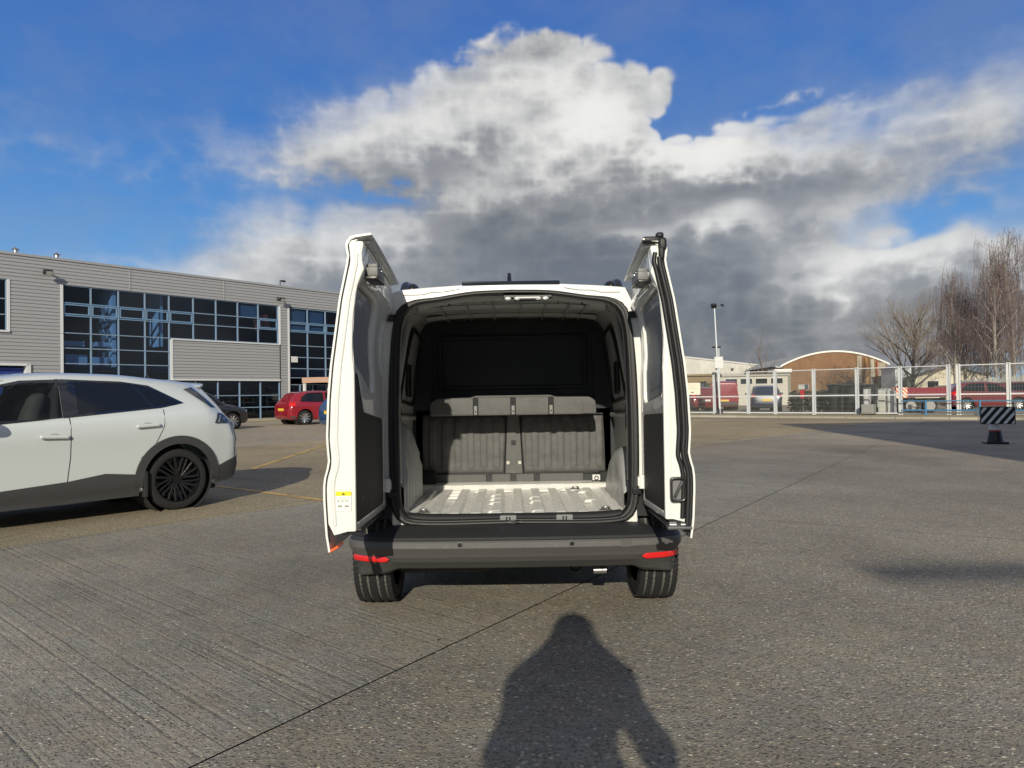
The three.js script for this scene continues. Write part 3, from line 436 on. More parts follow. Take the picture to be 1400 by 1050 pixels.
// ---------------------------------------------------------------- lamp posts and notices by the fence
{
  const o = thing('lamp_post', 'tall thin floodlight mast with a white board low on its pole', 'lamp post', fp(-2.6, .5).toArray(), 0);
  const pm = std(C(.62, .65, .66), .4, { metalness: .3 });
  mesh('pole', new THREE.CylinderGeometry(.035, .06, 5.35, 12).translate(0, 2.67, 0), pm, o); mesh('base_plate', new THREE.CylinderGeometry(.13, .15, .3, 12).translate(0, .15, 0), M.darkMetal, o);
  mesh('cross_arm', bx(.6, .04, .04, .12, 5.36, 0), M.darkMetal, o);
  for (const [x, s] of [[-.05, .8], [.38, .4]]) mesh('floodlight', bx(.34 * s, .2 * s, .2, x, 5.48, .06, { r: .03, rx: .5 }), M.black, o);
  mesh('sign_board', bx(.42, .56, .03, .05, 2.62, .08), M.white, o);
  o.rotation.z = .035;
  const o2 = thing('lamp_post', 'shorter thin lamp post with a flat dark head behind the mast', 'lamp post', [12.2, 0, -43.5], 0);
  mesh('pole', new THREE.CylinderGeometry(.035, .06, 3.75, 10).translate(0, 1.87, 0), pm, o2); mesh('lamp_head', bx(.5, .09, .2, -.14, 3.78, 0, { r: .03 }), M.black, o2);
  const nt = thing('notice_sign', 'cream notice sign fixed to the mesh fence near the van door', 'sign', fp(-4.35, .04, 1.32).toArray(), FTURN);
  const c = document.createElement('canvas'); c.width = 256; c.height = 180; const x = c.getContext('2d'); x.fillStyle = '#efe9d2'; x.fillRect(0, 0, 256, 180); x.fillStyle = '#b9b29a'; for (const [y, w] of [[30, 190], [58, 150], [86, 200]]) x.fillRect(30, y, w, 6); x.fillStyle = '#6a6657'; x.fillRect(110, 134, 44, 16);
  const tx = new THREE.CanvasTexture(c); tx.colorSpace = THREE.SRGBColorSpace;
  mesh('panel', bx(.92, .62, .02, 0, 0, 0), [M.white, M.white, M.white, M.white, std(new THREE.Color(1, 1, 1), .6, { map: tx }), M.white], nt);
  mesh('clip', [bx(.04, .66, .03, -.3, 0, -.025), bx(.04, .66, .03, .3, 0, -.025)], M.metal, nt);
}
{ // striped board on a traffic cone
  const o = thing('traffic_cone', 'black traffic cone with a white sleeve carrying the striped board', 'traffic cone', [9.9, 0, -15.2], -.35);
  mesh('base', bx(.4, .045, .4, 0, .0225, 0, { r: .015 }), M.black, o);
  mesh('body', new THREE.LatheGeometry([[.15, .04], [.145, .07], [.1, .3], [.099, .3], [.07, .5], [.045, .68], [.03, .7], [0, .7]].map((p) => V2(...p)), 28), M.black, o);
  mesh('reflective_sleeve', new THREE.LatheGeometry([[.106, .285], [.107, .29], [.075, .5], [.07, .505]].map((p) => V2(...p)), 28), std(C(.7, .7, .68), .5), o);
  mesh('red_band', new THREE.LatheGeometry([[.113, .255], [.108, .285]].map((p) => V2(...p)), 28), std(C(.5, .06, .04), .5), o);
  const b = thing('barrier_board', 'black and white diagonal striped board set on the traffic cone', 'barrier board', [9.86, .56, -15.05], -.28);
  const c = document.createElement('canvas'); c.width = 512; c.height = 288; const x = c.getContext('2d'); x.fillStyle = '#e8e8e4'; x.fillRect(0, 0, 512, 288); x.fillStyle = '#101216'; for (let k = -4; k < 6; k++) { x.beginPath(); x.moveTo(k * 128, 288); x.lineTo(k * 128 + 70, 288); x.lineTo(k * 128 + 70 + 230, 0); x.lineTo(k * 128 + 230, 0); x.fill(); }
  const r = rngOf(3); for (let k = 0; k < 160; k++) { x.fillStyle = `rgba(70,64,54,${r() * .14})`; x.beginPath(); x.arc(r() * 512, r() * 288, 2 + r() * 16, 0, 7); x.fill(); }
  const tx = new THREE.CanvasTexture(c); tx.colorSpace = THREE.SRGBColorSpace; const st = std(new THREE.Color(1, 1, 1), .5, { map: tx });
  mesh('board', bx(.6, .33, .05, 0, .02, 0), [M.black, M.black, M.black, M.black, st, st], b); mesh('edge_strip', [bx(.62, .012, .06, 0, .19, 0), bx(.62, .012, .06, 0, -.15, 0), bx(.012, .33, .06, -.305, .02, 0), bx(.012, .33, .06, .305, .02, 0)], M.black, b);
}
// ---------------------------------------------------------------- clutter behind the fence
const place = (s, o, y = 0) => fp(s, o, y).toArray();
{
  const bin = (label, s, o, col, sc = 1) => {
    const b = thing('wheelie_bin', label, 'bin', place(s, o), FTURN + (R() - .5) * .4, 'black wheelie bins behind the fence'), m = std(col, .5);
    b.scale.setScalar(sc);
    mesh('tub', new THREE.CylinderGeometry(.40, .30, 1.0, 4, 1).rotateY(Math.PI / 4).translate(0, .58, 0), m, b); mesh('lid', [bx(.62, .07, .66, 0, 1.11, .02, { r: .03, rx: -.06 })], m, b); mesh('handle', bar(V(-.25, 1.05, -.36), V(.25, 1.05, -.36), .02), m, b);
    for (const x of [-.24, .24]) mesh('wheel', cylX(.1, .05, x, .1, -.22, 16), M.black, b);
  };
  const dk = C(.03, .035, .038);
  bin('black wheelie bin, first of the row beside the pale cage tank', 2.25, -2.2, dk, 1.25); bin('black wheelie bin, second of the row behind the mesh fence', 2.95, -2.2, dk, 1.2); bin('black wheelie bin next to the pale cage tank', 3.6, -2.3, dk, 1.2); bin('black wheelie bin set back behind the other bins', 2.6, -3.4, dk, 1.3);
  const t = thing('cage_tank', 'pale plastic tank in a wire cage right of the black bins', 'tank', place(3.85, -3.2), FTURN);
  mesh('tank', bx(.9, 1.0, .9, 0, .68, 0, { r: .08 }), std(C(.55, .56, .54), .5), t); mesh('pallet', bx(1, .14, 1, 0, .07, 0), M.darkMetal, t); const cg = []; for (let k = -3; k <= 3; k++) { cg.push(bx(.02, 1.05, .02, k * .155, .68, .48)); } for (let k = 0; k < 5; k++) cg.push(bx(.98, .02, .02, 0, .25 + k * .22, .49)); mesh('cage', cg, M.metal, t);
  const cab = (label, s, o, w, h, col) => { const b = thing('utility_cabinet', label, 'cabinet', place(s, o), FTURN); mesh('casing', bx(w, h, .45, 0, h / 2 + .08, 0, { r: .02 }), col, b); mesh('plinth', bx(w - .05, .08, .4, 0, .04, 0), M.under, b); mesh('door', bx(w - .1, h - .12, .02, 0, h / 2 + .08, .23), col, b); };
  cab('narrow white cabinet beside the galvanised fence post by the cage tank', 3.98, -.7, .2, 1.1, M.white); cab('tall cream cabinet behind the small grey cabinet', 4.6, -.8, .28, 1.05, std(C(.6, .6, .54), .6)); cab('small grey cabinet standing in the fence line by the brick hall', 4.3, .32, .5, .42, std(C(.26, .26, .24), .7)); cab('white cabinet nearest to the chevron plate', 4.95, -.9, .26, 1.0, M.white);
  const ex = thing('red_post_box', 'small red box on a post with a pale cover behind the fence', 'post box', place(.98, -1.0), FTURN); mesh('box', bx(.22, .42, .2, 0, .98, 0, { r: .03 }), M.red, ex); mesh('post', bar(V(0, 0, 0), V(0, .8, 0), .035), M.darkMetal, ex); mesh('hood', bx(.42, .24, .3, .04, 1.32, 0, { r: .03 }), std(C(.6, .6, .56), .5), ex);
  const hd = thing('low_hedge', 'dark clipped low hedge behind the mesh fence', 'hedge', place(1.0, -3.4), FTURN), hg = [], r = rngOf(91), lf = new THREE.PlaneGeometry(.12, .08);
  for (let i = 0; i < 2600; i++) hg.push(lf.clone().rotateX(r() * 6).rotateY(r() * 6).translate((r() - .5) * 3.1, .1 + r() * .95 + .08 * Math.sin(r() * 9), (r() - .5) * .8)); mesh('foliage', hg, std(C(.035, .042, .028), .8), hd); mesh('stem', [-1, -.3, .4, 1.1].map((x) => bar(V(x, 0, 0), V(x + .05, .7, 0), .03)), M.under, hd);
}
// ---------------------------------------------------------------- cars: a body lofted through stations (x from the rear), wheel arches cut out, trim and glass laid on its sides
const catmull2 = (pts, n) => { const c = new THREE.CatmullRomCurve3(pts.map((p) => V(p[0], p[1], 0)), false, 'centripetal'), out = []; for (let i = 0; i <= n; i++) { const p = c.getPoint(i / n); out.push([p.x, p.y]); } return out; };
const evaluator = new Evaluator(); evaluator.useGroups = false; evaluator.attributes = ['position', 'normal', 'uv'];
function wheelParts(w, r, width, spokes, rimMat, o = {}) {       // axle along z, outer side +z
  const hw = width / 2;
  mesh('tyre', new THREE.LatheGeometry([[r * .72, -hw * .9], [r * .78, -hw], [r * .93, -hw * .98], [r * .985, -hw * .82], [r, -hw * .6], [r, hw * .6], [r * .985, hw * .82], [r * .93, hw * .98], [r * .78, hw], [r * .72, hw * .9]].map((p) => V2(...p)), 48).rotateX(Math.PI / 2), M.tyre, w);
  if (o.far) { mesh('rim', new THREE.CylinderGeometry(r * .70, r * .70, width * .8, 20).rotateX(Math.PI / 2), rimMat, w); return; }
  mesh('rim', [new THREE.LatheGeometry([[r * .66, -hw * .8], [r * .66, hw * .5], [r * .715, hw * .88], [r * .745, hw * .97], [r * .735, hw * 1.02]].map((p) => V2(...p)), 48).rotateX(Math.PI / 2), new THREE.CylinderGeometry(r * .655, r * .655, .02, 36).rotateX(Math.PI / 2).translate(0, 0, -hw * .3)], M.gloss, w);
  const g = [];
  for (let k = 0; k < spokes; k++) for (const [w0, w1, sh, sh2] of o.fan ? [[.036, .02, .0, .20], [.030, .018, 0.02, .56], [.030, .016, -.05, -.18], [.022, .014, .3, .86]] : [[.07, .05, 0, 0]]) {
    const a = k * 2 * Math.PI / spokes, pA = V(Math.cos(a + sh) * r * .14, Math.sin(a + sh) * r * .14, hw * .62), pB = V(Math.cos(a + sh2) * r * .71, Math.sin(a + sh2) * r * .71, hw * .9), d = pB.clone().sub(pA), L = d.length();
    g.push(new RoundedBoxGeometry(L, (w0 + w1) / 2 * r / .32, .028, 1, .006).translate(L / 2, 0, 0).applyMatrix4(new THREE.Matrix4().makeBasis(d.clone().normalize(), V(0, 0, 1).cross(d.clone().normalize()).normalize(), V(0, 0, 1))).translate(pA.x, pA.y, pA.z));
  }
  mesh('spoke', g, rimMat, w);
  mesh('hub_cap', [new THREE.CylinderGeometry(r * .15, r * .17, .03, 20).rotateX(Math.PI / 2).translate(0, 0, hw * .72)], rimMat, w);
}
function makeCar(spec, name, label, category, pos, turn, group) {
  const { st, axles, r, paint } = spec, L = st[st.length - 1][0], N = 44;
  const o = thing(name, label, category, pos, turn, group);
  const prof = (x) => { const [yb, ws, wb, ye, wt, yt] = smooth(st, x); return catmull2([[0, yb], [ws * .8, yb], [ws, yb + .035], [mix(ws, wb, .62), mix(yb, ye, .33)], [mix(ws, wb, .9) - .006, mix(yb, ye, .56)], [wb + .002, mix(yb, ye, .80)], [wb - .006, ye - .07], [wb - .020, ye - .025], [wb - .045, ye + .012], [mix(wb - .03, wt, .5), mix(ye, yt, .5)], [wt + .03, yt - .075], [wt - .07, yt - .022], [wt * .5, yt - .003], [0, yt]], N); };
  const xs = [0]; for (let i = 1; i < st.length; i++) { const n = Math.max(1, Math.ceil((st[i][0] - st[i - 1][0]) / .06)); for (let k = 1; k <= n; k++) xs.push(mix(st[i - 1][0], st[i][0], k / n)); }
  const rings = xs.map((x) => { const p = prof(x); return [...p.map(([z, y]) => [x, y, z]), ...p.slice(1, -1).reverse().map(([z, y]) => [x, y, -z])]; }), m = rings[0].length;
  const pos3 = rings.flat(2), idx = [], uv = rings.flatMap((q) => q.map((p) => [p[0], p[1]])).flat();
  for (let i = 0; i < rings.length - 1; i++) for (let j = 0; j < m; j++) { const a = i * m + j, b = i * m + (j + 1) % m, c = a + m, d = b + m; idx.push(a, b, c, b, d, c); }
  for (const [i, s] of [[0, 1], [rings.length - 1, -1]]) { const c = pos3.length / 3, q = rings[i]; pos3.push(q[0][0], q.reduce((t, p) => t + p[1], 0) / m, 0); uv.push(0, 0); for (let j = 0; j < m; j++) { const a = i * m + j, b = i * m + (j + 1) % m; s > 0 ? idx.push(c, b, a) : idx.push(c, a, b); } }
  let g = new THREE.BufferGeometry(); g.setAttribute('position', new THREE.Float32BufferAttribute(pos3, 3)); g.setAttribute('uv', new THREE.Float32BufferAttribute(uv, 2)); g.setIndex(idx); g.computeVertexNormals();
  const cutR = spec.arch ?? r * 1.2;
  if (!spec.far) {
    let b = new Brush(g); b.updateMatrixWorld();
    for (const ax of axles) { const c = new Brush(new THREE.CylinderGeometry(cutR, cutR, 3, 48).rotateX(Math.PI / 2).translate(ax, r * 1.02, 0)); c.updateMatrixWorld(); const res = evaluator.evaluate(b, c, SUBTRACTION); b = new Brush(res.geometry); b.updateMatrixWorld(); }
    for (const q of spec.cuts ?? []) { const c = new Brush(new THREE.ExtrudeGeometry(shape(q), { depth: 3, bevelEnabled: false }).translate(0, 0, -1.5)); c.updateMatrixWorld(); const res = evaluator.evaluate(b, c, SUBTRACTION); b = new Brush(res.geometry); b.updateMatrixWorld(); }
    g = b.geometry;
  }
  mesh('body', g, paint, o);
  const W = (x, y) => { const p = prof(clamp(x, 0, L)); y = Math.max(y, smooth(st, clamp(x, 0, L))[0] + .04); for (let i = p.length - 1; i > 2; i--) { const a = p[i - 1], b = p[i]; if ((a[1] <= y && b[1] >= y) && b[1] > a[1]) return mix(a[0], b[0], (y - a[1]) / (b[1] - a[1])); } return y < p[3][1] ? p[3][0] : p[N - 6][0]; };
  const lay = (nm, poly, mat, off = .004, thick = 0, sides = [1, -1], parent = o, edge = .07, holes = []) => sides.map((s) => {
    const dp = dense(poly, edge); let q = thick ? new THREE.ExtrudeGeometry(shape(dp), { depth: thick, bevelEnabled: false }) : new THREE.ShapeGeometry(shape(dp, holes.map((h) => dense(h, edge).reverse()))); q = tess(clean(q), edge * 1.4, 6);
    return mesh(nm, deform(q, (v) => { v.z = s * (W(v.x, v.y) + off + v.z); }, s < 0), mat, parent);
  });
  for (const p of spec.glass ?? []) { const [nm, poly, mat, off] = p; lay(nm, poly, mat ?? M.carGlass, (off ?? .005) + .006, 0, [1, -1], o, .07, p[4] ?? []); }
  for (const p of spec.trim ?? []) lay(p[0], p[1], p[2] ?? M.clad, 0.001, p[3] ?? .012);
  for (const p of spec.gaps ?? []) { const d = p.w ?? .007, q = p.length ? p : p.pts, a = []; for (let i = 0; i < q.length; i++) { const n = q[Math.min(i + 1, q.length - 1)], b = q[Math.max(i - 1, 0)], l = Math.hypot(n[0] - b[0], n[1] - b[1]); a.push([-(n[1] - b[1]) / l * d / 2, (n[0] - b[0]) / l * d / 2]); } lay('door_gap', [...q.map((v, i) => [v[0] + a[i][0], v[1] + a[i][1]]), ...q.map((v, i) => [v[0] - a[i][0], v[1] - a[i][1]]).reverse()], M.black, .0015); }
  for (const ax of axles) for (const s of [1, -1]) {
    const zw = W(ax, r * 1.5) - (spec.tuck ?? .015), wd = spec.tw ?? .21, w = part('wheel', o); w.position.set(ax, r, s * (zw - wd / 2)); if (s < 0) w.rotation.y = Math.PI; w.rotation.z = R() * 2;
    wheelParts(w, r, wd, spec.spokes ?? 5, spec.rim ?? M.metal, { fan: spec.fan, far: spec.far });
    if (!spec.far) mesh('wheel_arch', [new THREE.CylinderGeometry(cutR - .004, cutR - .004, wd + .25, 40, 1, true, -Math.PI * .66, Math.PI * 1.32).rotateX(-Math.PI / 2).rotateZ(Math.PI).translate(ax, r * 1.02, s * (zw - wd / 2 - .12)), new THREE.CircleGeometry(cutR, 36).translate(ax, r * 1.02, s * (zw - wd - .13))], M.under, o);
    if (spec.flare) { const q = []; for (let k = 0; k <= 28; k++) { const a = mix(-.12, Math.PI + .12, k / 28); q.push([ax + Math.cos(a) * spec.flare, r * 1.02 + Math.sin(a) * spec.flare]); } for (let k = 28; k >= 0; k--) { const a = mix(-.12, Math.PI + .12, k / 28); q.push([ax + Math.cos(a) * (cutR - .006), r * 1.02 + Math.sin(a) * (cutR - .006)]); } lay('wheel_arch_trim', q.map(([x, y]) => [x, Math.max(y, spec.flareLow ?? .24)]), M.clad, .001, .016, [s], o, .05); }
  }
  o.userData.W = undefined; delete o.userData.W;
  return { o, W, lay, L };
}
const arc = (cx, cy, r, a0, a1, n = 16) => Array.from({ length: n + 1 }, (_, k) => [cx + Math.cos(mix(a0, a1, k / n)) * r, cy + Math.sin(mix(a0, a1, k / n)) * r]);

// the pale grey crossover on the left
{
  const st = [[0, .36, .50, .58, .47, .56, .54], [.03, .30, .62, .69, .58, .65, .78], [.09, .27, .70, .765, .76, .68, .95], [.17, .25, .73, .80, .90, .40, 1.16], [.24, .24, .745, .81, .95, .40, 1.27], [.32, .23, .76, .822, .985, .44, 1.318], [.45, .215, .775, .838, 1.02, .51, 1.345], [.60, .205, .785, .842, 1.02, .555, 1.362], [.85, .20, .79, .843, 1.01, .59, 1.385], [1.3, .20, .79, .84, .99, .605, 1.425], [1.8, .20, .79, .838, .965, .61, 1.435], [2.3, .20, .79, .836, .945, .59, 1.395], [2.62, .20, .79, .838, .93, .56, 1.27], [2.95, .20, .79, .84, .915, .60, 1.02], [3.2, .20, .785, .84, .89, .60, .965], [3.6, .205, .77, .815, .82, .58, .90], [3.86, .22, .70, .75, .72, .56, .80], [3.97, .26, .60, .66, .55, .54, .64], [4.0, .32, .5, .58, .45, .5, .52]];
  const front = [[2.12, 1.335], [2.30, 1.295], [2.72, 1.02], [2.78, .955], [2.33, .965], [1.84, 1.005], [1.84, 1.335]].map(([x, y]) => [x, y - .012]);
  const c = makeCar({ st, cuts: [front.map(([x, y]) => [x, y])], axles: [.76, 3.16], r: .318, arch: .372, flare: .45, flareLow: .19, tw: .2, paint: M.suvPaint, rim: std(C(.06, .06, .062), .24, { metalness: .85 }), spokes: 5, fan: true,
    glass: [['window_surround', [[2.78, .945], [2.75, 1.02], [2.34, 1.30], [2.15, 1.345], [1.8, 1.36], [1.27, 1.34], [1.0, 1.30], [.67, 1.115], [.92, 1.068], [1.74, 1.0], [2.33, .955]], M.gloss, .003, [front]], ['front_window', front, new THREE.MeshPhysicalMaterial({ color: C(.62, .68, .66), roughness: .02, transmission: 1, thickness: 0, ior: 1.45 }), .001], ['rear_window', [[1.70, 1.335], [1.18, 1.32], [1.02, 1.085], [1.70, 1.03]], M.carGlass, .006], ['quarter_window', [[1.14, 1.312], [1.0, 1.28], [.74, 1.122], [.985, 1.088]], M.carGlass, .006], ['tail_light', [[.37, .89], [.31, 1.0], [.15, .985], [.11, .90], [.19, .885]], new THREE.MeshPhysicalMaterial({ color: C(.03, .035, .045), roughness: .1, clearcoat: 1 }), .006], ['tail_light_strip', [[.335, .90], [.29, .975], [.275, .975], [.32, .90]], std(C(.3, .34, .4), .2), .009], ['rear_fin', [[.615, 1.262], [.49, 1.285], [.33, 1.09], [.30, 1.06], [.375, 1.065]], M.gloss, .006]],
    trim: [['sill_trim', [[2.74, .185], [2.74, .345], [2.36, .36], [1.81, .395], [1.48, .44], [1.17, .405], [1.16, .19], [1.81, .185]]], ['bumper_trim', [[.34, .24], [.32, .42], [.20, .47], [.07, .515], [.012, .5], [.012, .39], [.07, .30], [.16, .262]]], ['front_trim', [[3.60, .24], [3.62, .40], [3.96, .44], [3.96, .30]]]],
    gaps: [[[1.785, 1.0], [1.79, .62], [1.815, .395]], [[.90, 1.05], [.915, .88], [1.0, .70], [1.14, .57], [1.165, .41]], [[2.72, .93], [2.76, .6], [2.74, .36]], [[.165, .885], [.13, .75], [.11, .62], [.10, .53]], [[3.45, .5], [3.36, .80], [2.98, .91]]] },
  'parked_car', 'pale grey crossover car with black wheels and dark lower cladding beside the van', 'car', [-3.631, 0, -8.845], Math.atan2(-.766, -.643));
  const { o, W } = c;
  for (const s of [1, -1]) {
    for (const [x0, x1, y0, y1] of [[1.81, 2.05, .815, .825], [.97, 1.20, .895, .885]]) {
      const xm = (x0 + x1) / 2, z = s * (W(xm, y0) + .022), h = part('door_handle', o); mesh('grip', [new THREE.CapsuleGeometry(.019, x1 - x0 - .03, 4, 10).rotateZ(Math.PI / 2).scale(1, 1, .8).rotateZ((y1 - y0) / (x1 - x0)).translate(xm, (y0 + y1) / 2, z)], M.suvPaint, h);
      mesh('recess', new THREE.SphereGeometry(.045, 16, 10).scale(1.2, .6, .14).translate(xm, (y0 + y1) / 2 + .006, s * (W(xm, y0) + .001)), std(C(.34, .35, .34), .5), h);
    }
    for (const ax of [.76, 3.16]) mesh('mud_guard', bx(.035, .26, .2, ax + .372 - .03, .30, s * .745, { r: .006 }), M.under, o);
    const mr = part('door_mirror', o); mesh('housing', new THREE.SphereGeometry(.1, 18, 12).scale(.8, .62, 1).translate(2.66, 1.03, s * .99), M.suvPaint, mr); mesh('stalk', bx(.06, .04, .14, 2.64, .98, s * .88, { r: .012 }), M.black, mr);
  }
  { const cb = part('cabin', o), dk = std(C(.03, .031, .033), .8), st2 = std(C(.055, .055, .058), .85);
    mesh('cabin_floor', bx(.98, .02, 1.5, 2.3, .935, 0), dk, cb); mesh('cabin_lining', [bx(.02, .42, 1.36, 1.855, 1.15, 0), bx(.75, .02, 1.2, 2.1, 1.335, 0)], dk, cb);
    for (const s of [1, -1]) { const se = mesh('seat', deform(tess(clean(bx(.14, .42, .46, 0, 0, 0, { r: .06, s: 3 })), .08), (v) => { v.x += 2.02 - v.y * .28; v.y += 1.02; v.z += s * .38; }), st2, cb); mesh('headrest', bx(.09, .14, .25, 1.93, 1.255, s * .38, { r: .04, s: 3, rz: .2 }), st2, se); }
    mesh('steering_wheel', [new THREE.TorusGeometry(.17, .016, 8, 28).rotateY(Math.PI / 2).rotateZ(-.35).translate(2.5, 1.02, .38)], dk, cb); mesh('dashboard', bx(.34, .16, 1.4, 2.66, .97, 0, { r: .05, s: 3 }), dk, cb); }
  // rear spoiler, rear screen, plate, inner arches of glass at the ends
  mesh('spoiler', deform(tess(clean(bx(.34, .028, .92, 0, 0, 0, { r: .013 })), .08), (v) => { const t = v.z / .46; v.y += 1.338 - .035 * t * t - .05 * (.18 - v.x) * .3 - Math.max(0, -v.x) * .05; v.x += .31 + .19 * t * t; }), M.suvPaint, o);
  mesh('rear_screen', gridGeo(12, 6, (u, v) => { const y = 1.05 + v * .2, t = (u - .5) * 2; return [.135 + v * .075 + .05 * t * t, y, t * mix(.44, .36, v)]; }), M.carGlass, o);
  mesh('windscreen', gridGeo(12, 8, (u, v) => { const t = (u - .5) * 2, x = 2.96 - v * .58; return [x + .02 - .08 * t * t, smooth(st, x)[5] + .014 - .02 * t * t * t * t, t * mix(.66, .52, v)]; }), M.carGlass, o);
  mesh('number_plate', bx(.012, .1, .46, -.005, .60, 0, { r: .003 }), std(C(.75, .55, .05), .5), o);
  mesh('grille', bx(.03, .16, .9, 3.985, .5, 0, { r: .01 }), M.gloss, o);
  for (const s of [1, -1]) mesh('headlight', bx(.14, .09, .26, 3.86, .68, s * .56, { r: .03, ry: s * .5 }), std(C(.5, .52, .55), .1), o);
  mesh('underbody', bx(3.3, .05, 1.44, 1.95, .2, 0, { r: .02 }), M.under, o);
  mesh('aerial', new THREE.ConeGeometry(.03, .1, 10).scale(1.6, 1, .5).translate(.72, 1.40, 0), M.gloss, o);
}
// plainer cars further away
const HATCH = [[0, .34, .5, .56, .45, .5, .56], [.04, .28, .66, .72, .64, .66, .86], [.12, .24, .74, .79, .84, .64, 1.0], [.3, .21, .77, .82, .93, .58, 1.2], [.5, .2, .78, .83, .94, .57, 1.38], [1.0, .2, .79, .84, .93, .6, 1.45], [1.7, .2, .79, .84, .91, .61, 1.47], [2.3, .2, .79, .84, .89, .58, 1.41], [2.95, .2, .78, .83, .88, .6, 1.0], [3.3, .2, .77, .82, .84, .6, .92], [3.7, .22, .7, .76, .72, .56, .8], [3.86, .27, .58, .64, .52, .52, .62], [3.9, .33, .5, .56, .44, .48, .5]];
const VANST = [[0, .3, .72, .76, .8, .72, 1.6], [.03, .26, .78, .82, .95, .72, 1.72], [.5, .22, .8, .86, 1.05, .7, 1.8], [2.2, .22, .8, .86, 1.05, .7, 1.8], [2.8, .22, .8, .86, 1.02, .66, 1.7], [3.35, .22, .79, .85, .98, .62, 1.15], [3.9, .24, .72, .78, .8, .58, .92], [4.05, .3, .55, .6, .5, .5, .6]];
function plainCar(label, col, pos, turn, o = {}) {
  const van = o.van, st = van ? VANST : HATCH, paint = new THREE.MeshPhysicalMaterial({ color: col, roughness: .3, clearcoat: 1, clearcoatRoughness: .05 }), rl = std(C(.6, .015, .015), .25);
  const c = makeCar({ st, axles: [.72, 3.12], r: .31, paint, far: o.far, rim: M.metal, spokes: 10, tw: .2,
    glass: [['window', van ? [[2.4, 1.62], [2.75, 1.55], [3.2, 1.05], [2.4, 1.07]] : [[1.72, 1.38], [2.25, 1.34], [2.8, .93], [1.72, .955]]], ...(van ? [] : [['window', [[1.62, 1.385], [.9, 1.37], [.62, 1.2], [.52, 1.0], [1.62, .96]]]]), ['tail_light', van ? [[.02, .9], [.1, .92], [.1, 1.3], [.02, 1.3]] : [[.3, .82], [.27, 1.0], [.1, .95], [.04, .8]], rl]],
    trim: van ? [['side_trim', [[2.7, .3], [2.7, .38], [1.15, .38], [1.15, .3]]]] : [['bumper_trim', [[.3, .25], [.3, .36], [.03, .4], [.02, .34]]]], gaps: [[[1.67, .95], [1.68, .6], [1.7, .24]], ...(van ? [] : [[[2.76, .9], [2.75, .3]], [[.95, .93], [.95, .75], [1.1, .6], [1.14, .3]]])] }, 'parked_car', label, van ? 'van' : 'car', pos, turn);
  const q = c.o, rx = van ? -.012 : .0;
  if (van) { for (const s of [1, -1]) mesh('rear_window', bx(.02, .42, .5, .012, 1.38, s * .3, { r: .008 }), M.carGlass, q); mesh('rear_bumper', bx(.1, .22, 1.5, -.01, .42, 0, { r: .03 }), M.clad, q); }
  else { mesh('rear_screen', gridGeo(8, 4, (u, v) => { const t = (u - .5) * 2; return [.125 + v * .26 + .06 * t * t, 1.01 + v * .27, t * mix(.6, .5, v)]; }), M.carGlass, q); mesh('windscreen', gridGeo(8, 6, (u, v) => { const t = (u - .5) * 2, x = 2.9 - v * .55; return [x + .02 - .06 * t * t, smooth(st, x)[5] + .015, t * mix(.62, .5, v)]; }), M.carGlass, q); }
  mesh('number_plate', bx(.016, .11, .5, rx - .002, van ? .62 : .66, 0, { r: .003 }), std(o.plate ?? C(.72, .5, .05), .5), q);
  for (const s of [1, -1]) { mesh('headlight', bx(.16, .11, .26, 3.68, .68, s * .58, { r: .03, ry: s * .5 }), std(C(.55, .56, .58), .12), q); mesh('door_mirror', new THREE.SphereGeometry(.09, 12, 8).scale(.7, .7, 1.1).translate(2.62, 1.0, s * .96), paint, q); }
  return q;
}
const along = (px, D) => [(px - 700) / 1011 * D, 0, -D];
plainCar('dark red hatchback parked before the office entrance', C(.26, .008, .018), [-9.95, 0, -31.8], .75);
plainCar('black car behind the tail of the pale grey crossover', C(.014, .015, .018), [-13.15, 0, -26.07], .9);
plainCar('blue car mostly hidden by the open left van door', C(.02, .06, .16), [-6.08, 0, -24.4], .75);
plainCar('red car seen end-on behind the notice sign', C(.17, .015, .02), [11.2, 0, -42.6], 1.75, { plate: C(.7, .68, .6) });
plainCar('red van behind the pole of the floodlight mast', C(.26, .02, .035), [12.75, 0, -44.4], 1.42, { van: true, plate: C(.7, .5, .1) });
plainCar('dark blue car behind the mesh fence in the gap right of the mast', C(.015, .022, .045), [13.9, 0, -40.4], 1.3);
plainCar('red car behind the blue barrier, below the cream house', C(.15, .012, .02), [22.3, 0, -38.2], -.15);
plainCar('red car furthest to the right behind the white gate section', C(.12, .012, .018), [26.6, 0, -41.5], -.2);
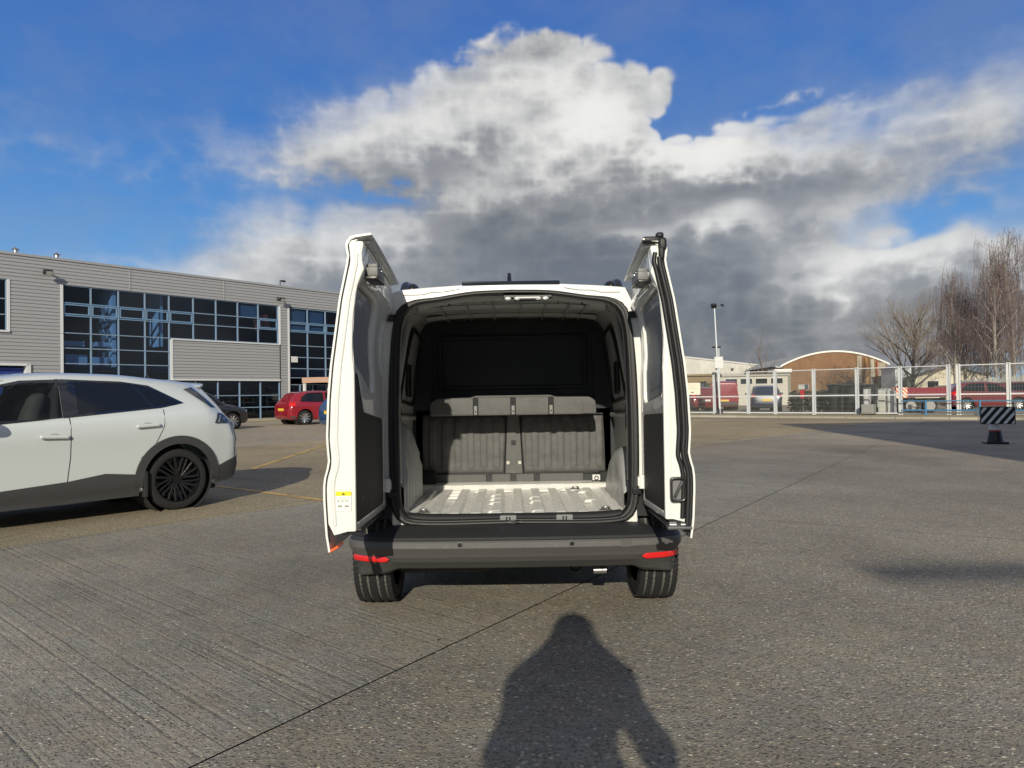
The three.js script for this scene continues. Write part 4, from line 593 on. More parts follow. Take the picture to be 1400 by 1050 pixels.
{ // red truck bed with warning chevrons at its end
  const t = thing('flatbed_trailer', 'low red flatbed trailer with an orange and white chevron plate behind the fence', 'trailer', [18.5, 0, -36.2], -.15), red = new THREE.MeshPhysicalMaterial({ color: C(.24, .012, .03), roughness: .3, clearcoat: .6 });
  mesh('bed_side', [bx(2.3, .42, .05, 1.15, 1.0, .85, { r: .01 }), bx(2.3, .42, .05, 1.15, 1.0, -.85, { r: .01 })], red, t); mesh('tailgate', bx(.05, .46, 1.7, -.02, 1.02, 0, { r: .01 }), red, t); mesh('bed_floor', bx(2.3, .08, 1.66, 1.16, .78, 0), M.darkMetal, t); mesh('chassis', bx(2.3, .14, .8, 1.2, .62, 0), M.under, t);
  mesh('headboard', bx(.06, .5, 1.66, 2.33, 1.04, 0, { r: .01 }), red, t);
  for (const x of [.65, 1.5]) for (const s of [1, -1]) { const w = part('wheel', t); w.position.set(x, .33, s * .74); wheelParts(w, .33, .2, 5, M.metal, { far: true }); }
  const c = document.createElement('canvas'); c.width = 128; c.height = 128; const g = c.getContext('2d'); g.fillStyle = '#f2e6d8'; g.fillRect(0, 0, 128, 128); g.fillStyle = '#e0641c'; for (let k = -2; k < 5; k++) { g.beginPath(); g.moveTo(k * 44, 0); g.lineTo(k * 44 + 22, 0); g.lineTo(k * 44 + 22 + 120, 128); g.lineTo(k * 44 + 120, 128); g.fill(); }
  const tx = new THREE.CanvasTexture(c); tx.colorSpace = THREE.SRGBColorSpace; const cm = std(new THREE.Color(1, 1, 1), .4, { map: tx });
  mesh('chevron_plate', [bx(.5, .5, .02, .22, .98, .89), bx(.02, .5, 1.2, -.06, .98, 0)], cm, t);
}
// ---------------------------------------------------------------- the white panel van, rear doors open: local z runs to the camera, D is the distance from the camera
const van = thing('panel_van', 'white panel van seen from behind with both rear doors wide open', 'van', [.005, 0, -3.75]);
const Z = (D) => 3.75 - D;
const mirror = (half) => [...half, ...half.slice().reverse().filter((p) => p[0] !== 0).map((p) => [-p[0], p[1]])];
{
  const curve = (pts, n) => { const c = new THREE.CatmullRomCurve3(pts.map((p) => V(p[0], p[1], 0)), false, 'centripetal'); return Array.from({ length: n + 1 }, (_, i) => { const p = c.getPointAt(i / n); return [p.x, p.y]; }); };
  const inHalf = [[0, .497], [-.50, .497], [-.565, .512], [-.597, .56], [-.606, .68], [-.61, .97], [-.607, 1.2], [-.602, 1.38], [-.592, 1.5], [-.568, 1.58], [-.512, 1.628], [-.377, 1.653], [-.2, 1.678], [0, 1.685]];
  const outHalf = [[0, .462], [-.52, .462], [-.605, .478], [-.65, .545], [-.66, .68], [-.664, .97], [-.66, 1.2], [-.65, 1.38], [-.634, 1.52], [-.606, 1.61], [-.544, 1.652], [-.395, 1.672], [-.21, 1.699], [0, 1.706]];
  const loop = (half, n) => { const l = curve(half, n); return [...l, ...l.slice(1, -1).reverse().map(([x, y]) => [-x, y])]; };
  const IN = loop(inHalf, 60), OUT = loop(outHalf, 60);
  // rear frame
  const outl = [...[[-.655, .44], [-.66, .66], [-.85, .68], [-.868, .95], [-.815, 1.35], [-.73, 1.62], [-.685, 1.685], [-.645, 1.703], [-.6, 1.715], [-.45, 1.727], [-.25, 1.738], [0, 1.742]]];
  const full = [...outl, ...outl.slice(0, -1).reverse().map(([x, y]) => [-x, y])];
  mesh('rear_frame', toCreasedNormals(clean(ext(rounded(full, .03, 3), .1, { holes: [OUT], b: .016, bs: 3 })), .5).translate(0, 0, Z(4.055)), M.vanPaint, van);
  // outer shell with wheel openings
  {
    const o2 = curve([[-.845, .36], [-.868, .55], [-.876, .95], [-.825, 1.35], [-.74, 1.62], [-.69, 1.69], [-.6, 1.722], [-.45, 1.735], [-.25, 1.745], [0, 1.748]], 36), ring = [...o2, ...o2.slice(0, -1).reverse().map(([x, y]) => [-x, y])];
    const tab = [[4.02, 1.735, 1, .36], [4.4, 1.765, 1.01, .34], [5.3, 1.79, 1.02, .30], [6.2, 1.78, 1.02, .28], [6.75, 1.70, 1.015, .26], [7.35, 1.12, 1.01, .25], [7.7, 1.03, .98, .25], [8.05, .90, .90, .26], [8.15, .62, .82, .30]];
    const axles = [4.2, 7.2], pos = [], idx = [], nv = ring.length - 1, ND = 84;
    for (let i = 0; i <= ND; i++) { const D = mix(4.02, 8.15, i / ND), [yt, k, yb] = smooth(tab, D); for (const [x, y] of ring) pos.push(x * k, y > .95 ? (yt >= .95 ? .95 + (y - .95) / .798 * (yt - .95) : mix(.95, yt, (y - .95) / .798)) : Math.min(Math.max(y - (.36 - yb) * (1 - (y - .36) / .59), yb), Math.max(yt, yb)), Z(D)); }
    for (let i = 0; i < ND; i++) for (let j = 0; j < nv; j++) { const a = i * (nv + 1) + j, D = mix(4.02, 8.15, (i + .5) / ND), y = pos[a * 3 + 1]; if (axles.some((A) => Math.hypot(D - A, y - .32) < .40) && Math.abs(pos[a * 3]) > .7) continue; const b = a + 1, c = a + nv + 1, d = c + 1; idx.push(a, c, b, b, c, d); }
    const g = new THREE.BufferGeometry(); g.setAttribute('position', new THREE.Float32BufferAttribute(pos, 3)); g.setIndex(idx); g.computeVertexNormals(); mesh('body_shell', g, M.vanPaint, van);
    for (const A of [7.2]) for (const s of [1, -1]) mesh('wheel_arch_trim', new THREE.TorusGeometry(.41, .045, 8, 40, Math.PI * 1.16).rotateZ(-.08 * Math.PI).rotateY(Math.PI / 2).scale(.5, 1, 1).translate(s * .872, .32, Z(A)), M.trim, van);
    mesh('windscreen', gridGeo(10, 6, (u, v) => { const t = (u - .5) * 2; return [t * mix(.76, .64, v), 1.14 + v * .54 + .02, Z(7.36 - v * .58 - .05 * (1 - t * t) * -1)]; }), M.carGlass, van);
    mesh('front_bumper', bx(1.5, .3, .2, 0, .4, Z(8.12), { r: .06 }), M.trim, van);
    for (const s of [1, -1]) { mesh('side_rub_strip', bx(.03, .1, 2.2, s * .885, .5, Z(5.75), { r: .01 }), M.trim, van); mesh('roof_rail', [tube([V(s * .615, 1.72, Z(4.2)), V(s * .62, 1.79, Z(4.32)), V(s * .63, 1.825, Z(5.2)), V(s * .62, 1.80, Z(6.3)), V(s * .61, 1.74, Z(6.5))], .024, false, 40, 8)], M.black, van);
      const cl = part('tail_light', van); mesh('lens', bx(.05, .42, .1, s * .862, .92, Z(4.0), { r: .015 }), M.red, cl); }
    for (const s of [-1, 1]) mesh('roof_rail_foot', new THREE.SphereGeometry(.05, 16, 10).scale(.72, .8, 1.4).translate(s * .552, 1.738, Z(4.15)), M.black, van);
  }
  // roof things
  { const a = part('roof_antenna', van); mesh('base', new THREE.SphereGeometry(.05, 16, 10).scale(.7, .45, 1.3).translate(-.012, 1.80, Z(4.5)), M.black, a); mesh('mast', bar(V(-.012, 1.79, Z(4.5)), V(-.012, 1.892, Z(4.55)), .018, .010, 10), M.black, a); }
  mesh('high_brake_light', bx(.525, .026, .05, -.003, 1.742, Z(3.965), { r: .008 }), M.gloss, van);
  for (const s of [-1, 1]) mesh('header_pressing', [tube([V(s * .28, 1.716, Z(3.936)), V(s * .36, 1.703, Z(3.936)), V(s * .43, 1.700, Z(3.936)), V(s * .47, 1.690, Z(3.936)), V(s * .58, 1.688, Z(3.936))], .004, false, 20, 5)], M.vanPaint, van);
  // rubber seal round the opening
  {
    const rows = [[OUT, 3.937], [OUT, 3.922], [OUT.map(([x, y], i) => [mix(x, IN[i][0], .3), mix(y, IN[i][1], .3)]), 3.905], [OUT.map(([x, y], i) => [mix(x, IN[i][0], .46), mix(y, IN[i][1], .46)]), 3.925], [OUT.map(([x, y], i) => [mix(x, IN[i][0], .6), mix(y, IN[i][1], .6)]), 3.905], [IN.map(([x, y], i) => [mix(x, OUT[i][0], .06), mix(y, OUT[i][1], .06)]), 3.92], [IN, 3.955]];
    mesh('door_seal', gridGeo(IN.length, rows.length - 1, (u, v) => { const [l, D] = rows[Math.round(v * (rows.length - 1))], p = l[Math.round(u * IN.length) % IN.length]; return [p[0], p[1], Z(D)]; }), M.seal, van);
  }
  // lining: jamb, side walls, ceiling
  const wallX = (h) => interp([[.5, .70], [.8, .735], [1.05, .735], [1.3, .715], [1.5, .69], [1.62, .665], [1.68, .62]], h)[0];
  const inH = curve(inHalf.slice(4), 40), wl = curve([[-.70, .5], [-.735, .8], [-.73, 1.05], [-.715, 1.3], [-.69, 1.5], [-.665, 1.62], [-.61, 1.682], [-.4, 1.70], [-.2, 1.706], [0, 1.708]], 40);
  const st = [[3.956, 0], [4.0, 0], [4.05, .25], [4.12, 1], [4.7, 1], [5.44, 1]];
  for (const s of [1, -1]) for (const [nm, a, b] of [['side_lining', 0, 27], ['headlining', 27, 40]]) mesh(nm, gridGeo(b - a, st.length - 1, (u, v) => { const [D, k] = st[Math.round(v * (st.length - 1))], i = a + Math.round(u * (b - a)); return [s * mix(inH[i][0], wl[i][0], k), mix(inH[i][1], wl[i][1], k) - (k > 0 && k < 1 ? 0 : 0), Z(D)]; }), M.vanInner, van);
  for (const [D, w] of [[4.62, .07], [5.1, .06]]) mesh('roof_bow', [gridGeo(24, 3, (u, v) => { const x = (u - .5) * 1.16; return [x, 1.704 - .024 * Math.pow(Math.abs(x) / .58, 3) - Math.sin(v * Math.PI) * .022, Z(D + (v - .5) * w * 2)]; })], M.vanInner, van);
  mesh('roof_seam', [-.46, -.29, -.12, .06, .22, .37, .48].map((x) => bar(V(x * .9, 1.682 - Math.abs(x) * .05, Z(4.1)), V(x, 1.70 - Math.abs(x) * .03, Z(5.4)), .006, .006, 5)), M.vanInner, van);
  mesh('roof_edge_clip', [-.42, -.24, -.02, .22, .42].map((x) => bx(.17, .018, .03, x, 1.685 - Math.abs(x) * .02, Z(5.37))), M.under, van);
  mesh('header_panel', gridGeo(40, 2, (u, v) => { const x = (u - .5) * 1.02, a = Math.abs(x); return [x, 1.680 - .008 * v - .05 * Math.pow(a / .51, 3.2) + (v > .7 ? -.008 : 0), Z(3.97 + v * .1)]; }), M.vanInner, van);
  // window apertures pressed into the side walls
  for (const s of [1, -1]) {
    const P = (D, h, off = .012) => V(s * (wallX(h) - off), h, Z(D)), q = [[4.95, 1.60], [5.36, 1.57], [5.33, 1.08], [4.68, 1.12]];
    const fr = part('window_aperture', van); const loop3 = dense(rounded(q, .06), .05).map(([D, h]) => P(D, h));
    mesh('edge_seal', tube(loop3, .012, true, 90, 6), M.seal, fr);
    mesh('blank_panel', deform(tess(clean(new THREE.ShapeGeometry(shape(rounded(q, .06)))), .12), (v) => { const D = v.x, h = v.y; v.set(s * (wallX(h) - .006), h, Z(D)); }), M.vanInner, fr);
    mesh('slot', [bx(.02, .22, .12, s * (wallX(1.25) - .022), 1.25, Z(4.97), { r: .008 })], M.black, fr);
    for (const q of [[P(4.2, .55, .01), P(4.22, 1.0, .012), P(4.28, 1.4, .012), P(4.36, 1.64, .02)], [P(4.55, 1.02, .012), P(5.4, .99, .012)], [P(4.5, 1.1, .012), P(4.62, 1.62, .015)]]) mesh('wall_rib', tube(q, .02, false, 16, 6), M.vanInner, van);
    mesh('pocket', bx(.02, .16, .12, s * (wallX(.98) - .02), 1.0, Z(4.62), { r: .01 }), M.black, van);
  }
  // wheel boxes
  for (const [s, top, a, b, nr] of [[-1, .985, 4.06, 4.80, 5], [1, .82, 4.10, 4.84, 2]]) {
    const n = 60, m = 12;
    mesh('wheel_box', gridGeo(n, m, (u, v) => {
      const D = mix(a, b, u), e = Math.min(1, Math.pow(Math.sin(Math.PI * clamp(u * .94 + .03)), .42)), ht = .49 + (top - .49) * e, vv = v / .72, rib = (s < 0 ? .018 : .008) * Math.pow(Math.abs(Math.sin(u * Math.PI * nr * 1.2)), 3);
      if (v <= .72) return [s * (.605 + (vv > .8 ? Math.pow((vv - .8) / .2, 2) * .045 : 0) - (vv < .8 ? rib : 0)), .49 + (ht - .49) * vv, Z(D)];
      return [s * (.65 + (v - .72) / .28 * .1), ht + .004, Z(D)];
    }), M.vanInner, van);
  }
  // load floor with pressed ribs
  {
    const nx = 220, nz = 60, w = .66;
    mesh('load_floor', gridGeo(nx, nz, (u, v) => {
      const x = (u - .5) * 2 * w, D = mix(3.965, 5.43, v), p = ((x + 10.045) / .118) % 1, rib = sst(.0, .07, p) * sst(.60, .53, p), end = sst(4.02, 4.06, D) * sst(5.14, 5.10, D);
      let h = .486 + .017 * rib * end;
      const q = D - 5.16 - .018 * (Math.abs(((x + 10) / .2) % 1 - .5) > .28 ? 1 : 0); h += .032 * sst(0, .012, q);
      return [x, h, Z(D)];
    }, (u, v) => [u * 1.3, v * 1.4]), M.floorPaint, van);
    const pads = []; for (const [x, ds] of [[-.385, [4.72, 4.86, 5.0]], [-.115, [4.12, 4.45, 4.62, 4.78]], [.13, [4.12, 4.48, 4.66]], [.2, [5.02]], [.46, [4.5, 4.9]], [-.23, [5.0]], [-.05, [5.02]], [.35, [5.05]]]) for (const D of ds) pads.push(gridGeo(6, 6, (u, v) => { const e = sst(0, .12, u) * sst(1, .88, u) * sst(0, .45, v) * sst(1, .6, v); return [x + (u - .5) * .085, .490 + .016 * e, Z(D + (v - .5) * .06)]; }));
    mesh('floor_boss', pads, M.floorPaint, van);
    mesh('floor_lashing_eye', [[-.5, 4.08], [.5, 4.08], [.41, 4.98]].map(([x, D]) => [new THREE.TorusGeometry(.022, .005, 6, 14).rotateX(1.1).translate(x, .515, Z(D)), bx(.07, .008, .04, x, .503, Z(D))]), M.metal, van);
  }
  // bulkhead
  {
    const bk = part('bulkhead', van), dk = std(C(.018, .021, .026), .6, { bumpMap: rep(fineBump, 5), bumpScale: .0006 }), DP = 5.37;
    mesh('upper_panel', [bx(1.5, .80, .03, 0, 1.36, Z(5.46)), bx(1.06, .03, .03, 0, 1.57, Z(5.435), { r: .008 }), bx(.03, .38, .03, -.53, 1.38, Z(5.435), { r: .008 }), bx(.03, .38, .03, .53, 1.38, Z(5.435), { r: .008 }), bx(1.06, .03, .03, 0, 1.2, Z(5.435), { r: .008 }), bx(.02, .03, .03, -.13, 1.62, Z(5.44)), bx(.02, .03, .03, .1, 1.62, Z(5.44))], dk, bk);
    for (const s of [-1, 1]) mesh('cheek', ext([[s * .74, .5], [s * .74, 1.69], [s * .60, 1.69], [s * .58, 1.5], [s * .60, 1.05], [s * .63, .5]], .03).translate(0, 0, Z(5.44)), dk, bk);
    // cross beam with rounded ends, brackets in its slots
    const DB = 5.0, bp = rounded([[-.565, 1.008], [.565, 1.008], [.56, 1.10], [.52, 1.128], [.2, 1.132], [-.25, 1.132], [-.52, 1.128], [-.56, 1.10]], .02);
    mesh('cross_beam', toCreasedNormals(clean(ext(bp, .36, { b: .012 })), .6).translate(0, 0, Z(DB + .37)), M.bulkhead, bk);
    mesh('beam_lip', ext([[-.3, 1.13], [.3, 1.13], [.25, 1.143], [-.25, 1.143]], .3, { b: .005 }).translate(0, 0, Z(5.36)), M.bulkhead, bk);
    for (const x of [-.253, 0, .256]) { mesh('slot', bx(.038, .122, .012, x, 1.068, Z(DB) + .002, { r: .004 }), M.under, bk); const br = mesh('bracket', bx(.022, .06, .016, x, 1.044, Z(DB) + .008, { r: .003 }), std(C(.2, .2, .19), .5), bk); mesh('bolt', cylZ(.005, .008, x, 1.036, Z(DB) + .018, 10), M.under, br); }
    mesh('beam_end_plate', [bx(.07, .06, .012, .505, 1.044, Z(DB) + .006, { r: .004 }), bx(.006, .1, .014, .462, 1.062, Z(DB) + .004)], M.bulkhead, bk);
    mesh('backing', bx(1.42, .56, .02, 0, .76, Z(DP + .05)), M.under, bk);
    const bend = (y) => -.02 + .06 * sst(.72, .56, y) * 0 + .03 * Math.sin(clamp((y - .57) / .42) * Math.PI) + (y < .66 ? (.66 - y) * .22 : 0);
    for (const [x0, x1, x2, x3] of [[-.66, -.062, -.05, -.66], [.055, .68, .69, .068]]) {   // bottom-left, bottom-right pairs, leaning edges by the post
      const L = x0 < 0 ? { b: [-.66, -.072], t: [-.66, -.05] } : { b: [.072, .665], t: [.05, .655] };
      mesh('fold_panel', gridGeo(90, 26, (u, v) => { const y = .578 + v * .425, x = mix(mix(L.b[0], L.t[0], v), mix(L.b[1], L.t[1], v), u), ed = sst(0, .02, u) * sst(1, .98, u) * sst(0, .03, v) * sst(1, .97, v), p = ((x + 5) / .093) % 1, rb = sst(.1, .25, p) * sst(.75, .6, p) * sst(.06, .12, v) * sst(.95, .85, v); return [x, y, Z(DP) + bend(y) + .014 * ed + .011 * rb - .02]; }, (u, v) => [u, v]), M.bulkhead, bk);
    }
    for (const q of [[-.66, -.068, .574], [.068, .66, .574], [-.66, -.05, 1.003], [.05, .65, 1.003]]) mesh('panel_gap', bx(q[1] - q[0], .009, .012, (q[0] + q[1]) / 2, q[2], Z(DP) - .002), M.black, bk);
    for (const [xa, xb] of [[-.0695, -.0485], [.0695, .0485]]) mesh('panel_gap', bar(V(xa, .575, Z(DP) + .004), V(xb, 1.003, Z(DP) + .004), .0045, .0045, 6), M.black, bk);
    mesh('centre_post', toCreasedNormals(clean(ext([[-.064, .575], [.064, .575], [.043, 1.003], [-.043, 1.003]], .03, { b: .006 })), .5).translate(0, 0, Z(DP + .03)), M.bulkhead, bk);
    mesh('latch', [bx(.034, .034, .01, 0, .80, Z(DP) + .006), bx(.02, .02, .014, 0, .80, Z(DP) + .01)], M.black, bk);
    for (const x of [-.042, .042]) mesh('bolt', bx(.024, .024, .014, x, .655, Z(DP) + .008, { r: .004 }), std(C(.5, .48, .42), .4), bk);
    for (const [a, b] of [[-.66, -.20], [-.16, -.025], [.015, .145], [.185, .50]]) mesh('skirting', bx(b - a, .065, .03, (a + b) / 2, .542, Z(DP - .0), { r: .006 }), M.bulkhead, bk);
    mesh('skirting_gap', [bx(1.36, .1, .012, 0, .535, Z(DP + .012))], std(C(.03, .03, .03), .7), bk);
    mesh('tie_down_plate', [bx(.055, .04, .02, .585, .55, Z(5.28), { r: .004 })], M.white, bk); mesh('tie_down_ring', new THREE.TorusGeometry(.013, .003, 6, 14).translate(.585, .547, Z(5.266)), M.under, bk);
    mesh('corner_block', bx(.16, .12, .1, -.64, .545, Z(5.32), { r: .01 }), M.under, bk); mesh('corner_block', bx(.1, .1, .1, .66, .54, Z(5.32), { r: .01 }), M.under, bk);
  }
  // sill trim, strikers, header lock
  mesh('sill_trim', gridGeo(40, 6, (u, v) => { const x = (u - .5) * 1.14, e = Math.pow(Math.abs(u - .5) * 2, 6); const q = [[3.928, .463], [3.922, .475], [3.93, .482], [3.926, .494], [3.935, .507], [3.96, .512], [4.02, .506]][Math.round(v * 6)]; return [x, q[1] + e * .012, Z(q[0])]; }), M.trim, van);
  for (const x of [-.036, .262]) { const s = part('door_striker', van); mesh('plate', bx(.088, .03, .04, x, .494, Z(3.93), { r: .004 }), std(C(.20, .20, .205), .4), s); for (const q of [-.008, .008]) mesh('slot', bx(.007, .02, .012, x + q, .494, Z(3.908)), M.black, s); }
  { const s = part('header_lock', van); mesh('bracket', [bx(.26, .016, .05, .085, 1.668, Z(3.945), { r: .004 }), bx(.13, .02, .04, .085, 1.657, Z(3.94), { r: .004 })], M.black, s); mesh('roller', [-.02, .03, .14, .18].map((x) => new THREE.SphereGeometry(.013, 12, 8).scale(1.4, .8, 1).translate(x, 1.657, Z(3.925))), std(C(.8, .8, .78), .2, { metalness: .2 }), s); mesh('lock_bar', bx(.11, .008, .012, .085, 1.66, Z(3.915)), M.white, s); }
  mesh('header_stud', [-.34, -.15, .02, .25, .38].map((x) => new THREE.SphereGeometry(.006, 8, 6).translate(x, 1.655 - .05 * Math.abs(x), Z(4.0))), M.black, van);
  // bumper: profile swept along a plan curve
  {
    const path = new THREE.CatmullRomCurve3([[-.868, 3.985], [-.862, 3.90], [-.835, 3.835], [-.77, 3.795], [-.62, 3.768], [-.3, 3.752], [0, 3.75], [.3, 3.752], [.62, 3.768], [.77, 3.795], [.835, 3.835], [.862, 3.90], [.868, 3.985]].map((p) => V(p[0], 0, Z(p[1]))), false, 'centripetal');
    const pr = [[-.2, .468], [-.15, .462], [-.10, .452], [-.035, .432], [-.012, .424], [-.004, .413], [.004, .410], [.010, .402], [.012, .375], [.008, .366], [-.006, .345], [-.014, .325], [-.022, .300], [-.040, .280], [-.052, .264], [-.075, .255], [-.14, .25]];
    const NU = 120, g = gridGeo(NU, pr.length - 1, (u, v) => {
      const p = path.getPointAt(u), t = path.getTangentAt(u), nx = -t.z, nz = t.x, q = pr[Math.round(v * (pr.length - 1))], ax = Math.abs(p.x), cr = sst(.62, .85, ax); let [of, h] = q;
      if (h < .3) h -= .026 * sst(.6, .68, ax) * (.3 - h) / .05; if (of < -.03) { of = mix(of, Math.max(of, -.035), cr); if (h > .4) h = mix(h, Math.min(h, .43), cr); }
      const sgn = nz > 0 || ax > .8 ? 1 : -1; let ox = nx * of, oz = nz * of; if (nz < 0) { ox = -ox; oz = -oz; } return [p.x + ox, h, p.z + oz];
    }, (u, v) => [u * 1.8, v * .4]);
    const rowsOf = (g0, a, b2) => { const q = g0.clone(), ix = Array.from(g0.index.array), per = NU * 6; q.setIndex(ix.slice(a * per, b2 * per)); return toCreasedNormals(clean(q), .35); };
    const b = mesh('bumper', rowsOf(g, 6, 11), M.bumper, van);
    mesh('bumper_step', rowsOf(g, 0, 6), M.trim, b); mesh('bumper_valance', rowsOf(g, 11, pr.length - 1), std(C(.045, .044, .042), .6, { bumpMap: rep(fineBump, 8), bumpScale: .0006 }), b);
    mesh('parking_sensor', [-.28, .285].map((x) => [cylZ(.014, .012, x, .392, Z(3.741), 20)]), M.black, b); mesh('sensor_ring', [-.28, .285].map((x) => new THREE.TorusGeometry(.014, .0025, 6, 20).translate(x, .392, Z(3.736))), std(C(.16, .16, .15), .4), b);
    mesh('towing_eye_cover', [bx(.05, .04, .006, .56, .388, Z(3.752), { r: .002, ry: .05 })], M.bumper, b);
    for (const s of [1, -1]) { const y = .318; const rf = mesh('reflector', gridGeo(24, 6, (u, v) => { const x = s * mix(.645, .842, u), D = interp([[.6, 3.772], [.70, 3.788], [.77, 3.803], [.80, 3.822], [.835, 3.85], [.862, 3.905]], Math.abs(x))[0], e = u < .1 ? u / .1 : 1, yy = y + (v - .5) * .028 * (.25 + .75 * e) + (u - .5) * .004; return [x, yy, Z(D - .004 - .003 * Math.sin(v * Math.PI))]; }), M.red, b); }
  }
  // underside
  mesh('underfloor', bx(1.2, .05, 1.6, 0, .36, Z(4.85)), M.under, van);
  mesh('rear_axle', [cylX(.045, 1.3, 0, .27, Z(4.2)), bx(.9, .07, .1, 0, .26, Z(4.22), { r: .02 }), bx(.08, .12, .5, -.52, .28, Z(4.4)), bx(.08, .12, .5, .52, .28, Z(4.4))], M.under, van);
  mesh('silencer', new THREE.CapsuleGeometry(.09, .4, 6, 16).rotateZ(Math.PI / 2).scale(1, .8, 1.2).translate(-.38, .26, Z(4.05)), M.under, van);
  { const e = part('exhaust', van); mesh('pipe', tube([V(.3, .27, Z(4.5)), V(.42, .24, Z(4.15)), V(.44, .215, Z(3.98))], .02, false, 20, 10), M.darkMetal, e); mesh('tip', [cylX(.019, .068, .448, .207, Z(3.955), 20), new THREE.TorusGeometry(.019, .0035, 6, 20).rotateY(Math.PI / 2).translate(.46, .207, Z(3.955))], M.metal, e); }
  mesh('tow_loop', new THREE.TorusGeometry(.03, .008, 6, 16).translate(.33, .2, Z(4.1)), M.under, van);
    for (const s of [-1, 1]) mesh('wheel_well', [bx(.02, .30, .5, s * .64, .56, Z(4.38)), gridGeo(20, 1, (u, v) => { const a = .5 + u * 2.14; return [s * (.645 + v * .215), .33 + Math.sin(a) * .36, Z(4.2) + Math.cos(a) * .36]; })], M.under, van);
  // wheels with tread blocks
  for (const [x, D] of [[-.757, 4.2], [.757, 4.2], [-.76, 7.2], [.76, 7.2]]) {
    const s = Math.sign(x), w = part('wheel', van), r = .311; w.position.set(x, r, Z(D)); w.rotation.y = s * Math.PI / 2;
    wheelParts(w, r - .007, .2, 5, std(C(.35, .35, .36), .4, { metalness: .7 }), {});
    if (D < 5) { const rb = []; for (const [z, wd, n, sk] of [[-.084, .03, 66, .3], [-.046, .03, 54, -.25], [0, .042, 54, .1], [.046, .03, 54, .25], [.084, .03, 66, -.3]]) for (let k = 0; k < n; k++) { const a = k / n * 2 * Math.PI + (z > 0 ? .02 : 0); rb.push(new THREE.BoxGeometry(2 * Math.PI * r / n - .004, .012, wd - .003).rotateY(sk * .6).translate(0, r - .0055 - (Math.abs(z) > .07 ? .004 : 0), z).rotateZ(a)); } mesh('tread_base', new THREE.CylinderGeometry(r - .0065, r - .0065, .185, 60, 1, true).rotateX(Math.PI / 2), std(C(.12, .115, .105), .9), w); mesh('tread', rb, M.tyre, w).userData.kind = 'stuff'; }
  }
}
